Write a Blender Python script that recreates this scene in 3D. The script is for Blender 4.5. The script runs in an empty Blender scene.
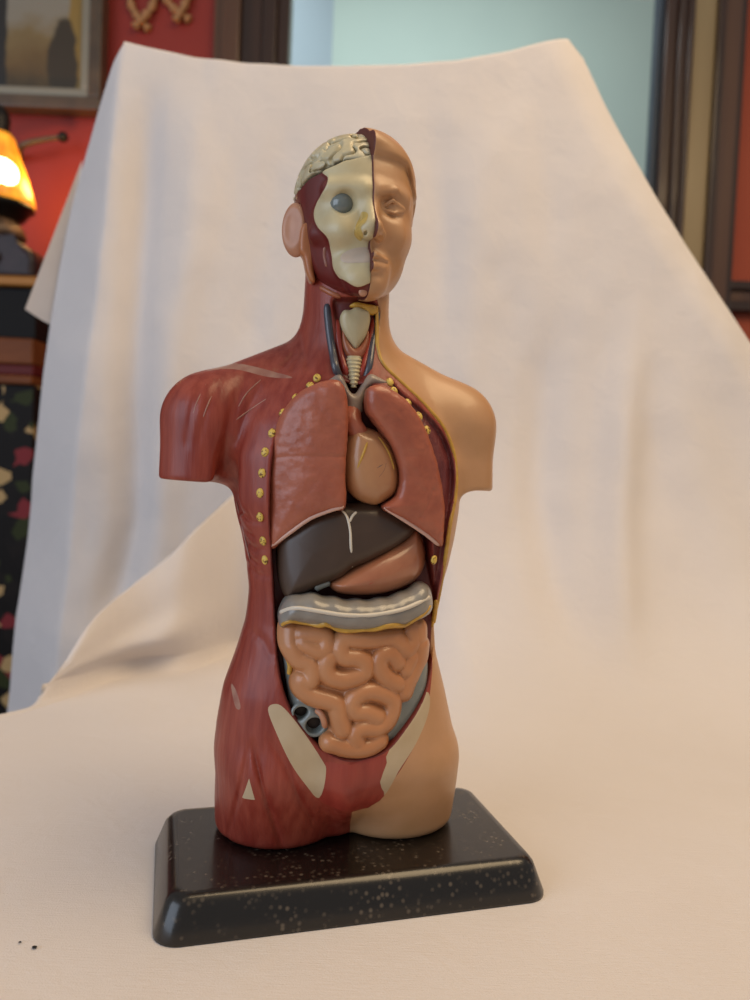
import bpy, bmesh, math, random
import numpy as np
from mathutils import Vector, Matrix
random.seed(4); np.random.seed(4)
C = bpy.context.scene.collection
# ------------------------------------------------------------------ camera numbers
FPX, ROLL, PITCH = 751.0, 0.042, 0.04
CAM = np.array([.0098, -.347, .186])
A_BASE, A_FIG = .272, .185          # yaw of the plinth and of the figure on it
def ray(px, py):
    u = (px-375)/FPX; v = (py-500)/FPX
    c, s = math.cos(ROLL), math.sin(ROLL)
    r = u*c+v*s; up = u*s-v*c
    cp, sp = math.cos(PITCH), math.sin(PITCH)
    return np.array([r, cp+up*sp, -sp+up*cp])
def w_y(px, py, Y):
    d = ray(px, py); return CAM+d*((Y-CAM[1])/d[1])
def w_z(px, py, Z):
    d = ray(px, py); return CAM+d*((Z-CAM[2])/d[2])
def _rot(v):
    c, s = math.cos(A_FIG), math.sin(A_FIG)
    return np.array([c*v[0]+s*v[1], -s*v[0]+c*v[1], v[2]])
FIG = np.array([-.004*math.sin(A_BASE), .004*math.cos(A_BASE), 0])     # the figure stands a little behind the plinth's middle
LO = _rot(CAM-FIG)*1000
def at(px, py, yl):                    # point of the figure's own frame (mm) on its plane y = yl
    e = _rot(ray(px, py)); return LO+e*((yl-LO[1])/e[1])
def hit(px, py, f, lift=0.0, y0=-75, y1=45):
    e = _rot(ray(px, py)); ts = (np.arange(y0, y1, .25)-LO[1])/e[1]
    P = LO[None]+e[None]*ts[:, None]
    d = f(P[:, 0], P[:, 1], P[:, 2])
    k = np.argmax(d < 0) if (d < 0).any() else int(np.argmin(np.abs(d)))
    return P[k]-e/np.linalg.norm(e)*lift
# ------------------------------------------------------------------ field tools (units: mm)
def smin(a, b, k):
    h = np.maximum(k-np.abs(a-b), 0)/k
    return np.minimum(a, b)-h*h*k*.25
def smax(a, b, k): return -smin(-a, -b, k)
def ell(X, Y, Z, c, r):
    q = np.sqrt(((X-c[0])/r[0])**2+((Y-c[1])/r[1])**2+((Z-c[2])/r[2])**2)
    return (q-1)*min(r)
def cap(X, Y, Z, a, b, ra, rb=None):
    rb = ra if rb is None else rb
    a = np.asarray(a, float); b = np.asarray(b, float); d = b-a; L = float(d@d)+1e-9
    t = np.clip(((X-a[0])*d[0]+(Y-a[1])*d[1]+(Z-a[2])*d[2])/L, 0, 1)
    return np.sqrt((X-a[0]-t*d[0])**2+(Y-a[1]-t*d[1])**2+(Z-a[2]-t*d[2])**2)-(ra+(rb-ra)*t)
def sstep(x, a, b):
    t = np.clip((x-a)/(b-a), 0, 1); return t*t*(3-2*t)
def catmull(pts, n=6, closed=False):
    P = np.asarray(pts, float); N = len(P); out = []
    for i in range(N if closed else N-1):
        g = lambda k: P[k % N] if closed else P[min(max(k, 0), N-1)]
        p0, p1, p2, p3 = g(i-1), g(i), g(i+1), g(i+2)
        for j in range(n):
            t = j/n
            out.append(.5*((2*p1)+(-p0+p2)*t+(2*p0-5*p1+4*p2-p3)*t*t+(-p0+3*p1-3*p2+p3)*t**3))
    if not closed: out.append(P[-1])
    return np.array(out)
def polysdf(X, Z, P):                 # signed distance to a closed polygon in (x, z), negative inside
    X, Z = np.broadcast_arrays(np.asarray(X, float), np.asarray(Z, float))
    d = np.full(X.shape, 1e9); s = np.ones(X.shape)
    N = len(P)
    for i in range(N):
        a, b = P[i], P[i-1]
        ex, ez = b[0]-a[0], b[1]-a[1]; wx, wz = X-a[0], Z-a[1]
        t = np.clip((wx*ex+wz*ez)/(ex*ex+ez*ez+1e-12), 0, 1)
        d = np.minimum(d, (wx-ex*t)**2+(wz-ez*t)**2)
        c1 = Z >= a[1]; c2 = Z < b[1]; c3 = ex*wz > ez*wx
        s = np.where((c1 & c2 & c3) | (~c1 & ~c2 & ~c3), -s, s)
    return s*np.sqrt(d)
def linedist(X, Z, P):
    X, Z = np.broadcast_arrays(np.asarray(X, float), np.asarray(Z, float))
    d = np.full(X.shape, 1e9)
    for i in range(len(P)-1):
        a, b = P[i], P[i+1]; ex, ez = b[0]-a[0], b[1]-a[1]; wx, wz = X-a[0], Z-a[1]
        t = np.clip((wx*ex+wz*ez)/(ex*ex+ez*ez+1e-12), 0, 1)
        d = np.minimum(d, (wx-ex*t)**2+(wz-ez*t)**2)
    return np.sqrt(d)
def fadeline(X, Z, P, w):              # groove profile that fades in along its length
    X, Z = np.broadcast_arrays(np.asarray(X, float), np.asarray(Z, float)); o = np.zeros(X.shape); N = len(P)-1
    Q_ = catmull(np.asarray(P), 6); M_ = len(Q_)-1
    for i in range(M_):
        a, b = Q_[i], Q_[i+1]; ex, ez = b-a
        t = np.clip(((X-a[0])*ex+(Z-a[1])*ez)/(ex*ex+ez*ez+1e-9), 0, 1)
        u = (i+t)/M_; e = np.minimum(1, u/.3)*np.minimum(1, (1-u)/.15+.1)
        o = np.maximum(o, e*np.exp(-((X-a[0]-t*ex)**2+(Z-a[1]-t*ez)**2)/w**2))
    return o
_rs = np.random.RandomState(7)
_lat = _rs.rand(32, 32, 32).astype(np.float32)
def noise3(X, Y, Z):                  # smooth value noise, period 32, range -1..1
    X, Y, Z = np.broadcast_arrays(X, Y, Z)
    xi, yi, zi = np.floor(X).astype(int), np.floor(Y).astype(int), np.floor(Z).astype(int)
    fx, fy, fz = X-xi, Y-yi, Z-zi
    fx, fy, fz = [t*t*(3-2*t) for t in (fx, fy, fz)]
    o = 0
    for a in (0, 1):
        for b in (0, 1):
            for c in (0, 1):
                w = (fx if a else 1-fx)*(fy if b else 1-fy)*(fz if c else 1-fz)
                o = o+w*_lat[(xi+a) & 31, (yi+b) & 31, (zi+c) & 31]
    return o*2-1
def surf(f, lo, hi, h):               # surface nets: the zero level of f as vertices + quads
    xs = np.arange(lo[0], hi[0]+h, h); ys = np.arange(lo[1], hi[1]+h, h); zs = np.arange(lo[2], hi[2]+h, h)
    F = np.asarray(f(xs[:, None, None], ys[None, :, None], zs[None, None, :]), np.float32)
    F = np.broadcast_to(F, (len(xs), len(ys), len(zs))).copy()
    F[[0, -1]] = np.maximum(F[[0, -1]], .01); F[:, [0, -1]] = np.maximum(F[:, [0, -1]], .01); F[:, :, [0, -1]] = np.maximum(F[:, :, [0, -1]], .01)
    I = F < 0
    cnt = np.zeros((len(xs)-1, len(ys)-1, len(zs)-1), np.int8)
    sl = lambda a, n: slice(a, a+n-1)
    for a in (0, 1):
        for b in (0, 1):
            for c in (0, 1):
                cnt += I[sl(a, len(xs)), sl(b, len(ys)), sl(c, len(zs))]
    act = (cnt > 0) & (cnt < 8); idx = np.argwhere(act)
    vid = np.full(act.shape, -1, np.int64); vid[act] = np.arange(len(idx))
    S = np.zeros((len(idx), 3)); n = np.zeros(len(idx))
    cs = [(a, b, c) for a in (0, 1) for b in (0, 1) for c in (0, 1)]
    vals = {c: F[idx[:, 0]+c[0], idx[:, 1]+c[1], idx[:, 2]+c[2]].astype(float) for c in cs}
    for c in cs:
        for ax in range(3):
            if c[ax]: continue
            e = list(c); e[ax] = 1; e = tuple(e)
            v0, v1 = vals[c], vals[e]; m = (v0 < 0) != (v1 < 0)
            t = np.where(m, v0/np.where(m, v0-v1, 1), 0)
            p = np.tile(np.array(c, float), (len(idx), 1)); p[:, ax] += t
            S += p*m[:, None]; n += m
    V = (idx+S/n[:, None])*h+np.array([xs[0], ys[0], zs[0]])
    Q = []
    for ax in range(3):
        s0 = [slice(None)]*3; s1 = [slice(None)]*3; s0[ax] = slice(0, -1); s1[ax] = slice(1, None)
        m = I[tuple(s0)] != I[tuple(s1)]
        o1, o2 = [(1, 2), (2, 0), (0, 1)][ax]
        e = np.argwhere(m); e = e[(e[:, o1] > 0) & (e[:, o2] > 0) & (e[:, o1] < act.shape[o1]) & (e[:, o2] < act.shape[o2])]
        fl = I[e[:, 0], e[:, 1], e[:, 2]]
        def gv(d1, d2):
            k = e.copy(); k[:, o1] += d1; k[:, o2] += d2
            return vid[k[:, 0], k[:, 1], k[:, 2]]
        q = np.stack([gv(-1, -1), gv(0, -1), gv(0, 0), gv(-1, 0)], 1)
        q[~fl] = q[~fl][:, ::-1]; Q.append(q)
    return V, np.concatenate(Q)
def tris(Q): return np.concatenate([Q[:, [0, 1, 2]], Q[:, [0, 2, 3]]])
def vnormals(V, T):
    a, b, c = V[T[:, 0]], V[T[:, 1]], V[T[:, 2]]
    fn = np.cross(b-a, c-a); N = np.zeros_like(V)
    for k in range(3):
        for j in range(3): N[:, j] += np.bincount(T[:, k], fn[:, j], len(V))
    return N/(np.linalg.norm(N, axis=1, keepdims=True)+1e-12)
def relax(V, Q, n=1, k=.5):
    E = np.unique(np.sort(np.concatenate([Q[:, [0, 1]], Q[:, [1, 2]], Q[:, [2, 3]], Q[:, [3, 0]]]), 1), axis=0)
    deg = np.bincount(E.ravel(), minlength=len(V))[:, None]+1e-9
    for _ in range(n):
        A = np.zeros_like(V)
        for j in range(3):
            A[:, j] = np.bincount(E[:, 0], V[E[:, 1], j], len(V))+np.bincount(E[:, 1], V[E[:, 0], j], len(V))
        V = V+(A/deg-V)*k
    return V
def clip(V, N, T, g):                 # cuts a triangle mesh along g = 0 -> (g < 0), (g >= 0)
    g = np.where(np.abs(g) < 1e-4, 1e-4, g); s = g < 0; c = s[T].sum(1)
    newV, newN, cache = [], [], {}
    base = len(V); tin = [T[c == 3]]; tout = [T[c == 0]]; ai, ao = [], []
    def cut(i, j):
        k = (i, j) if i < j else (j, i)
        if k not in cache:
            t = g[i]/(g[i]-g[j]); cache[k] = base+len(newV)
            newV.append(V[i]+(V[j]-V[i])*t); newN.append(N[i]+(N[j]-N[i])*t)
        return cache[k]
    for tri in T[(c == 1) | (c == 2)]:
        tri = [int(x) for x in tri]; ins = [s[x] for x in tri]; odd = ins.index(True) if sum(ins) == 1 else ins.index(False)
        a, b, d = tri[odd], tri[(odd+1) % 3], tri[(odd+2) % 3]
        p, q = cut(a, b), cut(a, d)
        one, two = (ai, ao) if s[a] else (ao, ai)
        one.append((a, p, q)); two.append((p, b, d)); two.append((p, d, q))
    if newV:
        V = np.concatenate([V, np.array(newV)]); N = np.concatenate([N, np.array(newN)])
    def pick(L, extra):
        t = np.concatenate(L+[np.array(extra, int).reshape(-1, 3)]); u, inv = np.unique(t, return_inverse=True)
        return V[u], N[u], inv.reshape(-1, 3)
    return pick(tin, ai), pick(tout, ao)
# ------------------------------------------------------------------ objects
def empty(name, loc=(0, 0, 0), rz=0, parent=None):
    o = bpy.data.objects.new(name, None); C.objects.link(o); o.location = loc; o.rotation_euler = (0, 0, rz)
    o.empty_display_size = .02; o.parent = parent; return o
def tag(o, label=None, cat=None, group=None, kind=None):
    if label: o['label'] = label
    if cat: o['category'] = cat
    if group: o['group'] = group
    if kind: o['kind'] = kind
    return o
def meshobj(name, V, F, mat, parent=None, N=None, scale=.001, smooth=True):
    V = np.asarray(V, float)*scale
    me = bpy.data.meshes.new(name)
    F = np.asarray(F, dtype=np.int32); k = F.shape[1]
    me.vertices.add(len(V)); me.vertices.foreach_set('co', V.astype(np.float32).ravel())
    me.loops.add(F.size); me.loops.foreach_set('vertex_index', F.ravel())
    me.polygons.add(len(F)); me.polygons.foreach_set('loop_start', np.arange(0, F.size, k, dtype=np.int32))
    me.update(calc_edges=True); me.validate()
    me.polygons.foreach_set('use_smooth', np.full(len(me.polygons), smooth)); me.update()
    if N is not None and len(me.vertices) == len(N):
        N = N/(np.linalg.norm(N, axis=1, keepdims=True)+1e-12)
        me.normals_split_custom_set_from_vertices([tuple(x) for x in N])
    me.materials.append(mat)
    o = bpy.data.objects.new(name, me); C.objects.link(o); o.parent = parent
    return o
def bm_obj(name, bm, mat, parent=None, smooth=False):
    bmesh.ops.recalc_face_normals(bm, faces=bm.faces[:])
    me = bpy.data.meshes.new(name); bm.to_mesh(me); bm.free()
    if smooth:
        me.polygons.foreach_set('use_smooth', np.full(len(me.polygons), True))
    me.materials.append(mat)
    o = bpy.data.objects.new(name, me); C.objects.link(o); o.parent = parent; return o
def box(bm, lo, hi, bev=0, segs=2):
    r = bmesh.ops.create_cube(bm, size=1); vs = r['verts']
    for v in vs: v.co = Vector([lo[i]+(v.co[i]+.5)*(hi[i]-lo[i]) for i in range(3)])
    if bev:
        bmesh.ops.bevel(bm, geom=list({e for v in vs for e in v.link_edges}), offset=bev, segments=segs, affect='EDGES', profile=.5)
def tube_mesh(P, r, n=10, closed=False):
    P = np.asarray(P, float); N = len(P); r = np.broadcast_to(np.asarray(r, float), (N,))
    V, F = [], []
    up = np.array([0.31, -.9, .22])
    for i in range(N):
        a, b = (P[i-1], P[(i+1) % N]) if closed else (P[max(i-1, 0)], P[min(i+1, N-1)])
        t = b-a; t = t/(np.linalg.norm(t)+1e-12)
        u = up-t*(up@t); u = u/(np.linalg.norm(u)+1e-12); up = u; w = np.cross(t, u)
        for k in range(n):
            th = 2*math.pi*k/n; V.append(P[i]+r[i]*(math.cos(th)*u+math.sin(th)*w))
    for i in range(N if closed else N-1):
        j = (i+1) % N
        for k in range(n): F.append((i*n+k, i*n+(k+1) % n, j*n+(k+1) % n, j*n+k))
    if not closed:
        V += [P[0], P[-1]]; c0, c1 = len(V)-2, len(V)-1
        for k in range(n):
            F.append((c0, (k+1) % n, k, k)); F.append((c1, (N-1)*n+k, (N-1)*n+(k+1) % n, (N-1)*n+(k+1) % n))
    return np.array(V), F
def tube(name, P, r, mat, parent=None, n=10, closed=False, scale=.001):
    V, F = tube_mesh(P, r, n, closed)
    me = bpy.data.meshes.new(name)
    me.from_pydata([tuple(v*scale) for v in V], [], [tuple(dict.fromkeys(f)) for f in F]); me.update()
    me.polygons.foreach_set('use_smooth', np.full(len(me.polygons), True))
    me.materials.append(mat); o = bpy.data.objects.new(name, me); C.objects.link(o); o.parent = parent
    return o
def ramp_r(n, e=.35):                 # tapered ends
    t = np.linspace(0, 1, n); return np.clip(np.minimum(t, 1-t)/.12, 0, 1)**.5*(1-e)+e
# ------------------------------------------------------------------ materials
def lin(c):
    if isinstance(c, str): c = tuple(int(c[i:i+2], 16)/255 for i in (0, 2, 4))
    return tuple((x/12.92 if x <= .04045 else ((x+.055)/1.055)**2.4) for x in c)+(1,)
def mat(name, col, rough=.5, metal=0, col2=None, nscale=(60, 60, 60), nfac=(.35, .7), bump=0, bscale=None, coat=0, spec=.5, emit=None, estr=0, detail=3, sss=0, trans=0):
    m = bpy.data.materials.new(name); m.use_nodes = True; nt = m.node_tree; b = nt.nodes['Principled BSDF']
    b.inputs['Base Color'].default_value = lin(col); b.inputs['Roughness'].default_value = rough; b.inputs['Metallic'].default_value = metal
    b.inputs['Coat Weight'].default_value = coat; b.inputs['Coat Roughness'].default_value = .12; b.inputs['Specular IOR Level'].default_value = spec
    if sss: b.inputs['Subsurface Weight'].default_value = sss; b.inputs['Subsurface Radius'].default_value = (.004, .002, .001)
    if trans: b.inputs['Transmission Weight'].default_value = trans
    tc = nt.nodes.new('ShaderNodeTexCoord')
    def nz(sc, det):
        mp = nt.nodes.new('ShaderNodeMapping'); mp.inputs['Scale'].default_value = sc
        nt.links.new(tc.outputs['Object'], mp.inputs['Vector'])
        n = nt.nodes.new('ShaderNodeTexNoise'); n.inputs['Scale'].default_value = 1; n.inputs['Detail'].default_value = det
        nt.links.new(mp.outputs[0], n.inputs['Vector']); return n
    if col2 is not None:
        n = nz(nscale, detail); r = nt.nodes.new('ShaderNodeValToRGB')
        r.color_ramp.elements[0].position = nfac[0]; r.color_ramp.elements[0].color = lin(col)
        r.color_ramp.elements[1].position = nfac[1]; r.color_ramp.elements[1].color = lin(col2)
        nt.links.new(n.outputs['Fac'], r.inputs['Fac']); nt.links.new(r.outputs['Color'], b.inputs['Base Color'])
    if bump:
        n = nz(bscale or nscale, detail); bp = nt.nodes.new('ShaderNodeBump'); bp.inputs['Strength'].default_value = bump; bp.inputs['Distance'].default_value = .001
        nt.links.new(n.outputs['Fac'], bp.inputs['Height']); nt.links.new(bp.outputs[0], b.inputs['Normal'])
    if emit is not None:
        b.inputs['Emission Color'].default_value = lin(emit); b.inputs['Emission Strength'].default_value = estr
    return m
M = {}
M['skin'] = mat('skin_paint', 'bc8f68', .42, col2='b3875d', nscale=(60, 60, 60), bump=.05, bscale=(400, 400, 400), coat=.1)
M['cut'] = mat('cut_face_red', '5a2620', .5)
M['muscle'] = mat('muscle_paint', '7e2d21', .4, col2='964535', nscale=(220, 220, 28), bump=.28, bscale=(420, 420, 40), coat=.08, spec=.4)
M['chest'] = mat('rib_muscle_paint', '5a2022', .45, col2='70302e', nscale=(300, 300, 120), bump=.9, bscale=(500, 500, 200), coat=.1)
M['cavity'] = mat('cavity_red', '5c1f1b', .5, col2='74291f', nscale=(80, 80, 80), coat=.1)
M['maroon'] = mat('maroon_paint', '5a1b18', .42, col2='69211d', nscale=(90, 90, 30), coat=.12)
M['pelvis'] = mat('pelvic_red', '8a3026', .4, col2='9a3d30', nscale=(240, 240, 24), bump=.15, coat=.2)
M['bone'] = mat('bone_paint', 'c3b792', .42, col2='b8a984', nscale=(90, 90, 90), coat=.15)
M['brain'] = mat('brain_paint', 'c2b899', .35, col2='b3a784', nscale=(150, 150, 150), coat=.3)
M['hipbone'] = mat('hip_bone_paint', 'bba88a', .45, col2='b09b7b', nscale=(60, 60, 60))
M['tendon'] = mat('tendon_paint', 'a27866', .42, col2='8c5548', nscale=(160, 160, 160), coat=.2)
M['yellow'] = mat('yellow_paint', 'c79b3c', .4, col2='b08430', nscale=(300, 300, 300), coat=.2)
M['rib'] = mat('rib_yellow', 'd2b352', .42, col2='6e4a20', nscale=(900, 900, 900), nfac=(.54, .62), detail=1)
M['lung'] = mat('lung_paint', 'a65d45', .4, col2='97503b', nscale=(120, 120, 120), bump=.28, bscale=(420, 420, 420), coat=.2)
M['lunglip'] = mat('lung_edge_paint', 'c9a292', .4)
M['heart'] = mat('heart_paint', 'b18058', .3, col2='a16d4b', nscale=(70, 70, 70), coat=.4)
M['liver'] = mat('liver_paint', '3d2d22', .42, col2='45342a', nscale=(60, 60, 60), coat=.12)
M['white'] = mat('ligament_white', 'cfc6b6', .4)
M['stomach'] = mat('stomach_paint', 'ab7152', .28, col2='9c6044', nscale=(70, 70, 70), coat=.4)
M['redvein'] = mat('red_vessel_paint', 'a0402a', .4)
M['colon'] = mat('colon_paint', '8a857d', .3, col2='7b7670', nscale=(120, 120, 120), coat=.4)
M['colonblue'] = mat('bowel_blue_grey_paint', '7d837f', .35, col2='6e7472', nscale=(80, 80, 80), coat=.3)
M['gut'] = mat('gut_paint', 'ba8258', .34, col2='b0764c', nscale=(60, 60, 60), coat=.25)
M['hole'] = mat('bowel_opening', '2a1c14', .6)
M['greyvein'] = mat('grey_vein_paint', '8f7f74', .4, col2='80746c', nscale=(150, 150, 150), coat=.2)
M['bluevein'] = mat('blue_vein_paint', '3a3c46', .35, col2='4a4a52', nscale=(300, 300, 100), coat=.4)
M['artery'] = mat('artery_paint', '9c3526', .35, coat=.3)
M['thyroid'] = mat('thyroid_paint', 'a5623f', .38, col2='96533a', nscale=(150, 150, 150), coat=.2)
M['ear'] = mat('ear_paint', 'b98567', .42, col2='ad7657', nscale=(90, 90, 90), coat=.15)
M['gland'] = mat('gland_paint', 'ad6c42', .4, coat=.2)
M['eye'] = mat('eyeball_paint', '6b7370', .15, coat=.6)
M['lip'] = mat('gum_pale_paint', 'bba997', .4)
def granite():
    m = mat('black_speckled_plastic', '0e0c0b', .27, coat=.25); nt = m.node_tree; b = nt.nodes['Principled BSDF']
    tc = nt.nodes['Texture Coordinate']; v = nt.nodes.new('ShaderNodeTexVoronoi'); v.inputs['Scale'].default_value = 340; v.inputs['Randomness'].default_value = 1
    n = nt.nodes.new('ShaderNodeTexNoise'); n.inputs['Scale'].default_value = 70; n.inputs['Detail'].default_value = 3
    for x in (v, n): nt.links.new(tc.outputs['Object'], x.inputs['Vector'])
    r1 = nt.nodes.new('ShaderNodeValToRGB'); e = r1.color_ramp.elements; e[0].position = .12; e[0].color = (1, 1, 1, 1); e[1].position = .40; e[1].color = (0, 0, 0, 1)
    r2 = nt.nodes.new('ShaderNodeValToRGB'); e = r2.color_ramp.elements; e[0].position = .40; e[0].color = (0, 0, 0, 1); e[1].position = .62; e[1].color = (1, 1, 1, 1)
    nt.links.new(v.outputs['Distance'], r1.inputs['Fac']); nt.links.new(n.outputs['Fac'], r2.inputs['Fac'])
    mu = nt.nodes.new('ShaderNodeMath'); mu.operation = 'MULTIPLY'; nt.links.new(r1.outputs[0], mu.inputs[0]); nt.links.new(r2.outputs[0], mu.inputs[1])
    mx = nt.nodes.new('ShaderNodeMix'); mx.data_type = 'RGBA'; mx.inputs['A'].default_value = lin('14110f'); mx.inputs['B'].default_value = lin('564d42')
    nt.links.new(mu.outputs[0], mx.inputs['Factor']); nt.links.new(mx.outputs['Result'], b.inputs['Base Color']); return m
M['granite'] = granite()
exec_parts = []
# ================================================================== THE ANATOMICAL MODEL
model = tag(empty('anatomical_torso_model', (0, 0, 0), 0), 'painted plastic anatomical torso, half muscle half skin with open chest, standing on white cloth', 'anatomical model')
fig_rz = A_FIG
def part(name, V, F, m, parent, N=None):
    o = meshobj(name, V, F, m, parent, N)
    if parent is model: o.rotation_euler = (0, 0, fig_rz); o.location = FIG
    return o
def tpart(name, P, r, m, parent, n=10, closed=False):
    o = tube(name, P, r, m, parent, n, closed)
    if parent is model: o.rotation_euler = (0, 0, fig_rz); o.location = FIG
    return o
# ---- plinth
def plinth():
    W, D, H, t = .1690, .0905, .0165, .0058
    prof = [(0, 0), (.0, .0012), (t*.75, H-.0034), (t+.0004, H-.0012), (t+.0018, H-.0003), (t+.004, H)]
    bm = bmesh.new(); rings = []
    for ins, z in [(.003, 0)]+prof:
        ring = []; w, d = W/2-ins, D/2-ins; R = max(.0105-ins*.5, .004)
        for cx, cy, a0 in ((w-R, d-R, 0), (-w+R, d-R, 90), (-w+R, -d+R, 180), (w-R, -d+R, 270)):
            for k in range(9):
                a = math.radians(a0+k*11.25); ring.append(bm.verts.new((cx+R*math.cos(a), cy+R*math.sin(a), z)))
        rings.append(ring)
    for A, B in zip(rings, rings[1:]):
        for k in range(len(A)): bm.faces.new((A[k], A[(k+1) % len(A)], B[(k+1) % len(A)], B[k]))
    bm.faces.new(rings[-1]); bm.faces.new(rings[0][::-1])
    o = bm_obj('plinth', bm, M['granite'], model, smooth=True); o.rotation_euler = (0, 0, A_BASE); o.location = (.0016, -.0026, 0)
    for p in o.data.polygons:
        if len(p.vertices) > 4: p.use_smooth = False
    return o
plinth()
# ---- trunk field
XM = -5.5
SEC = np.array([   # z, left, right, front, back
    [10, -53, 52, -24, 30], [33, -58.0, 54.5, -32, 35], [50, -59.2, 54.8, -36, 38], [67, -58.7, 52, -36, 37], [85, -56.2, 47.0, -35, 32], [103, -50.5, 41.5, -33, 28],
    [117, -47.0, 40, -32, 25], [130, -46.0, 42, -33, 26], [143, -47.8, 45.5, -35, 28], [157, -51.0, 48, -37, 30], [170, -55, 49.5, -38.5, 32], [190, -57, 49.5, -37.5, 33],
    [205, -53, 44, -33.5, 32], [218, -46, 36, -28, 29], [228, -36, 26, -24, 26], [238, -26, 16, -20, 23], [250, -20, 8, -17, 22]], float)
_zt = np.arange(0, 270, .5); _sec = []
for k in range(1, 5):
    v = np.interp(_zt, SEC[:, 0], SEC[:, k]); w = np.exp(-np.linspace(-2.2, 2.2, 25)**2); w /= w.sum()
    _sec.append(np.convolve(np.pad(v, 12, 'edge'), w, 'valid'))
def trunk(X, Y, Z):
    l, r, fr, bk = [np.interp(Z, _zt, s) for s in _sec]
    cx, ax, cy, ay = (l+r)/2, (r-l)/2, (fr+bk)/2, (bk-fr)/2
    q = (np.abs((X-cx)/ax)**2.35+np.abs((Y-cy)/ay)**2.35)**(1/2.35)
    d = (q-1)*np.minimum(ax, ay)
    d = smax(d, 46-Z, 16)
    # upper thighs
    for sx in (-1, 1):
        c = -28.5 if sx < 0 else 26.8
        ra = 29+sstep(Z, 12, 34)*.8
        yb = 30; yf = (-23 if sx < 0 else -19)-sstep(Z, 14, 54)*11
        q2 = np.sqrt(((X-c)/ra)**2+((Y-(yf+yb)/2)/((yb-yf)/2))**2)
        leg = smax((q2-1)*27, Z-66, 20)
        d = smin(d, leg, 5+17*np.exp(-((X+2)/9.0)**2))
    d = smin(d, ell(X, Y, Z, (1, -9, 50), (24, 21, 20)), 12)
    # shoulders and cut upper arms
    for a, b, ra, rb, cutz in (((-66.5, 3, 204), (-69.5, 2, 168), 20.8, 18.2, 177.6), ((47.8, 4, 206.5), (51.8, 2, 168), 20, 17.0, 178.6)):
        arm = cap(X, Y, Z, a, b, ra, rb)
        arm = smax(arm, cutz+(X-b[0])*-.03-Z, 1.6)
        d = smin(d, arm, 7)
    d = smin(d, cap(X, Y, Z, (XM, 9, 239), (-64, 5, 207), 15.5, 19.5), 9)
    d = smin(d, cap(X, Y, Z, (XM, 9, 239), (47, 5, 209), 15.5, 19.5), 9)
    # neck
    d = smin(d, cap(X, Y, Z, (XM, 6, 225), (XM, 3, 290), 20, 18.6), 10)
    d = smax(d, -cap(X, Y, Z, (-57, -17, 192), (-57.5, -7, 172), 2.0, 8.0), 5)
    return smax(d, 16.4-Z, 5.5)
T0 = trunk
HXT = 271.0
on = lambda px, py, lift=0: hit(px, py, T0, lift)
def onpath(pts, n=5, closed=False, lift=0, f=None):
    P = np.array([hit(x, y, f or T0, lift) for x, y in pts]); return catmull(P, n, closed)
def pxpoly(pts, n=4, f=None, smooth=True):
    P = np.array([hit(x, y, f or T0) for x, y in pts])[:, [0, 2]]
    return catmull(P, n, True) if smooth else P
CAV = pxpoly([(322, 384), (300, 398), (284, 420), (274, 450), (270, 500), (272, 550), (274, 585), (276, 625), (279, 665), (287, 700), (303, 728), (322, 748), (350, 760), (383, 752), (405, 728), (422, 700), (430, 672), (434, 640), (436, 600), (434, 560), (434, 520), (432, 470), (423, 440), (406, 412), (390, 394), (370, 386), (345, 382)])
NECK = pxpoly([(332, 300), (336, 330), (334, 350), (340, 376), (352, 384), (366, 380), (374, 352), (379, 325), (380, 306), (366, 298), (348, 296)])
FLANK = pxpoly([(388, 378), (404, 394), (424, 410), (443, 432), (453, 456), (455, 490), (449, 525), (444, 560), (437, 600), (433, 624), (431, 600), (433, 555), (433, 520), (430, 470), (421, 438), (402, 408)])
GROOVES = [(pxpoly(p, 1, smooth=False), dep, w) for p, dep, w in [
    ([(234, 492), (240, 510), (250, 522)], .9, 1.1), ([(236, 508), (244, 528), (254, 538)], .9, 1.1), ([(240, 525), (247, 542), (256, 552)], .9, 1.1), ([(243, 540), (250, 557), (259, 566)], .9, 1.1),
    ([(252, 738), (257, 765), (268, 805), (283, 850)], 1.3, 1.1), ([(250, 742), (240, 790), (227, 842)], .8, 1.0), ([(266, 735), (285, 765), (300, 800), (318, 830)], 1.0, 1.4),
    ([(247, 372), (236, 400), (226, 440), (222, 470)], 1.2, 2.6), ([(262, 385), (244, 415), (236, 445)], .6, 1.6), ([(205, 380), (192, 410), (186, 450)], .5, 1.6), ([(222, 378), (206, 412), (198, 446)], .5, 1.6),
    ([(236, 505), (252, 520), (262, 520)], .7, 1.5), ([(241, 535), (255, 548), (266, 548)], .7, 1.5), ([(247, 562), (258, 574), (268, 575)], .7, 1.5), ([(245, 625), (262, 640), (272, 660)], .6, 2),
    ([(300, 318), (303, 345), (310, 372)], 1.0, 1.6), ([(303, 340), (288, 362), (276, 372)], .9, 1.6), ([(305, 345), (297, 362), (291, 374)], .8, 1.4)]]
def body(X, Y, Z):
    d = trunk(X, Y, Z)
    fr = 1-sstep(Y, -8, 4)
    X2, Z2 = (X, Z) if np.ndim(X) == 1 else (X[:, 0, 0][:, None], Z[0, 0, :][None, :])
    ex = (lambda a: a) if np.ndim(X) == 1 else (lambda a: a[:, None, :])
    add = 0
    for P, dep, w in GROOVES: add = add+dep*fadeline(X2, Z2, P, w)
    fl = polysdf(X2, Z2, FLANK); add = add+2.2*sstep(-fl, -.4, 2.0)*(1+.0)
    nk = polysdf(X2, Z2, NECK); add = add+3.0*sstep(-nk, -.6, 2.5)
    d = d+fr*ex(add)
    cv = ex(polysdf(X2, Z2, CAV))
    d = smax(d, -np.maximum(cv, Y+13), 1.6)
    return d
HCUT = 276.0
V, Q = surf(body, (-92, -46, 13), (76, 46, 280), .7)
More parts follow.
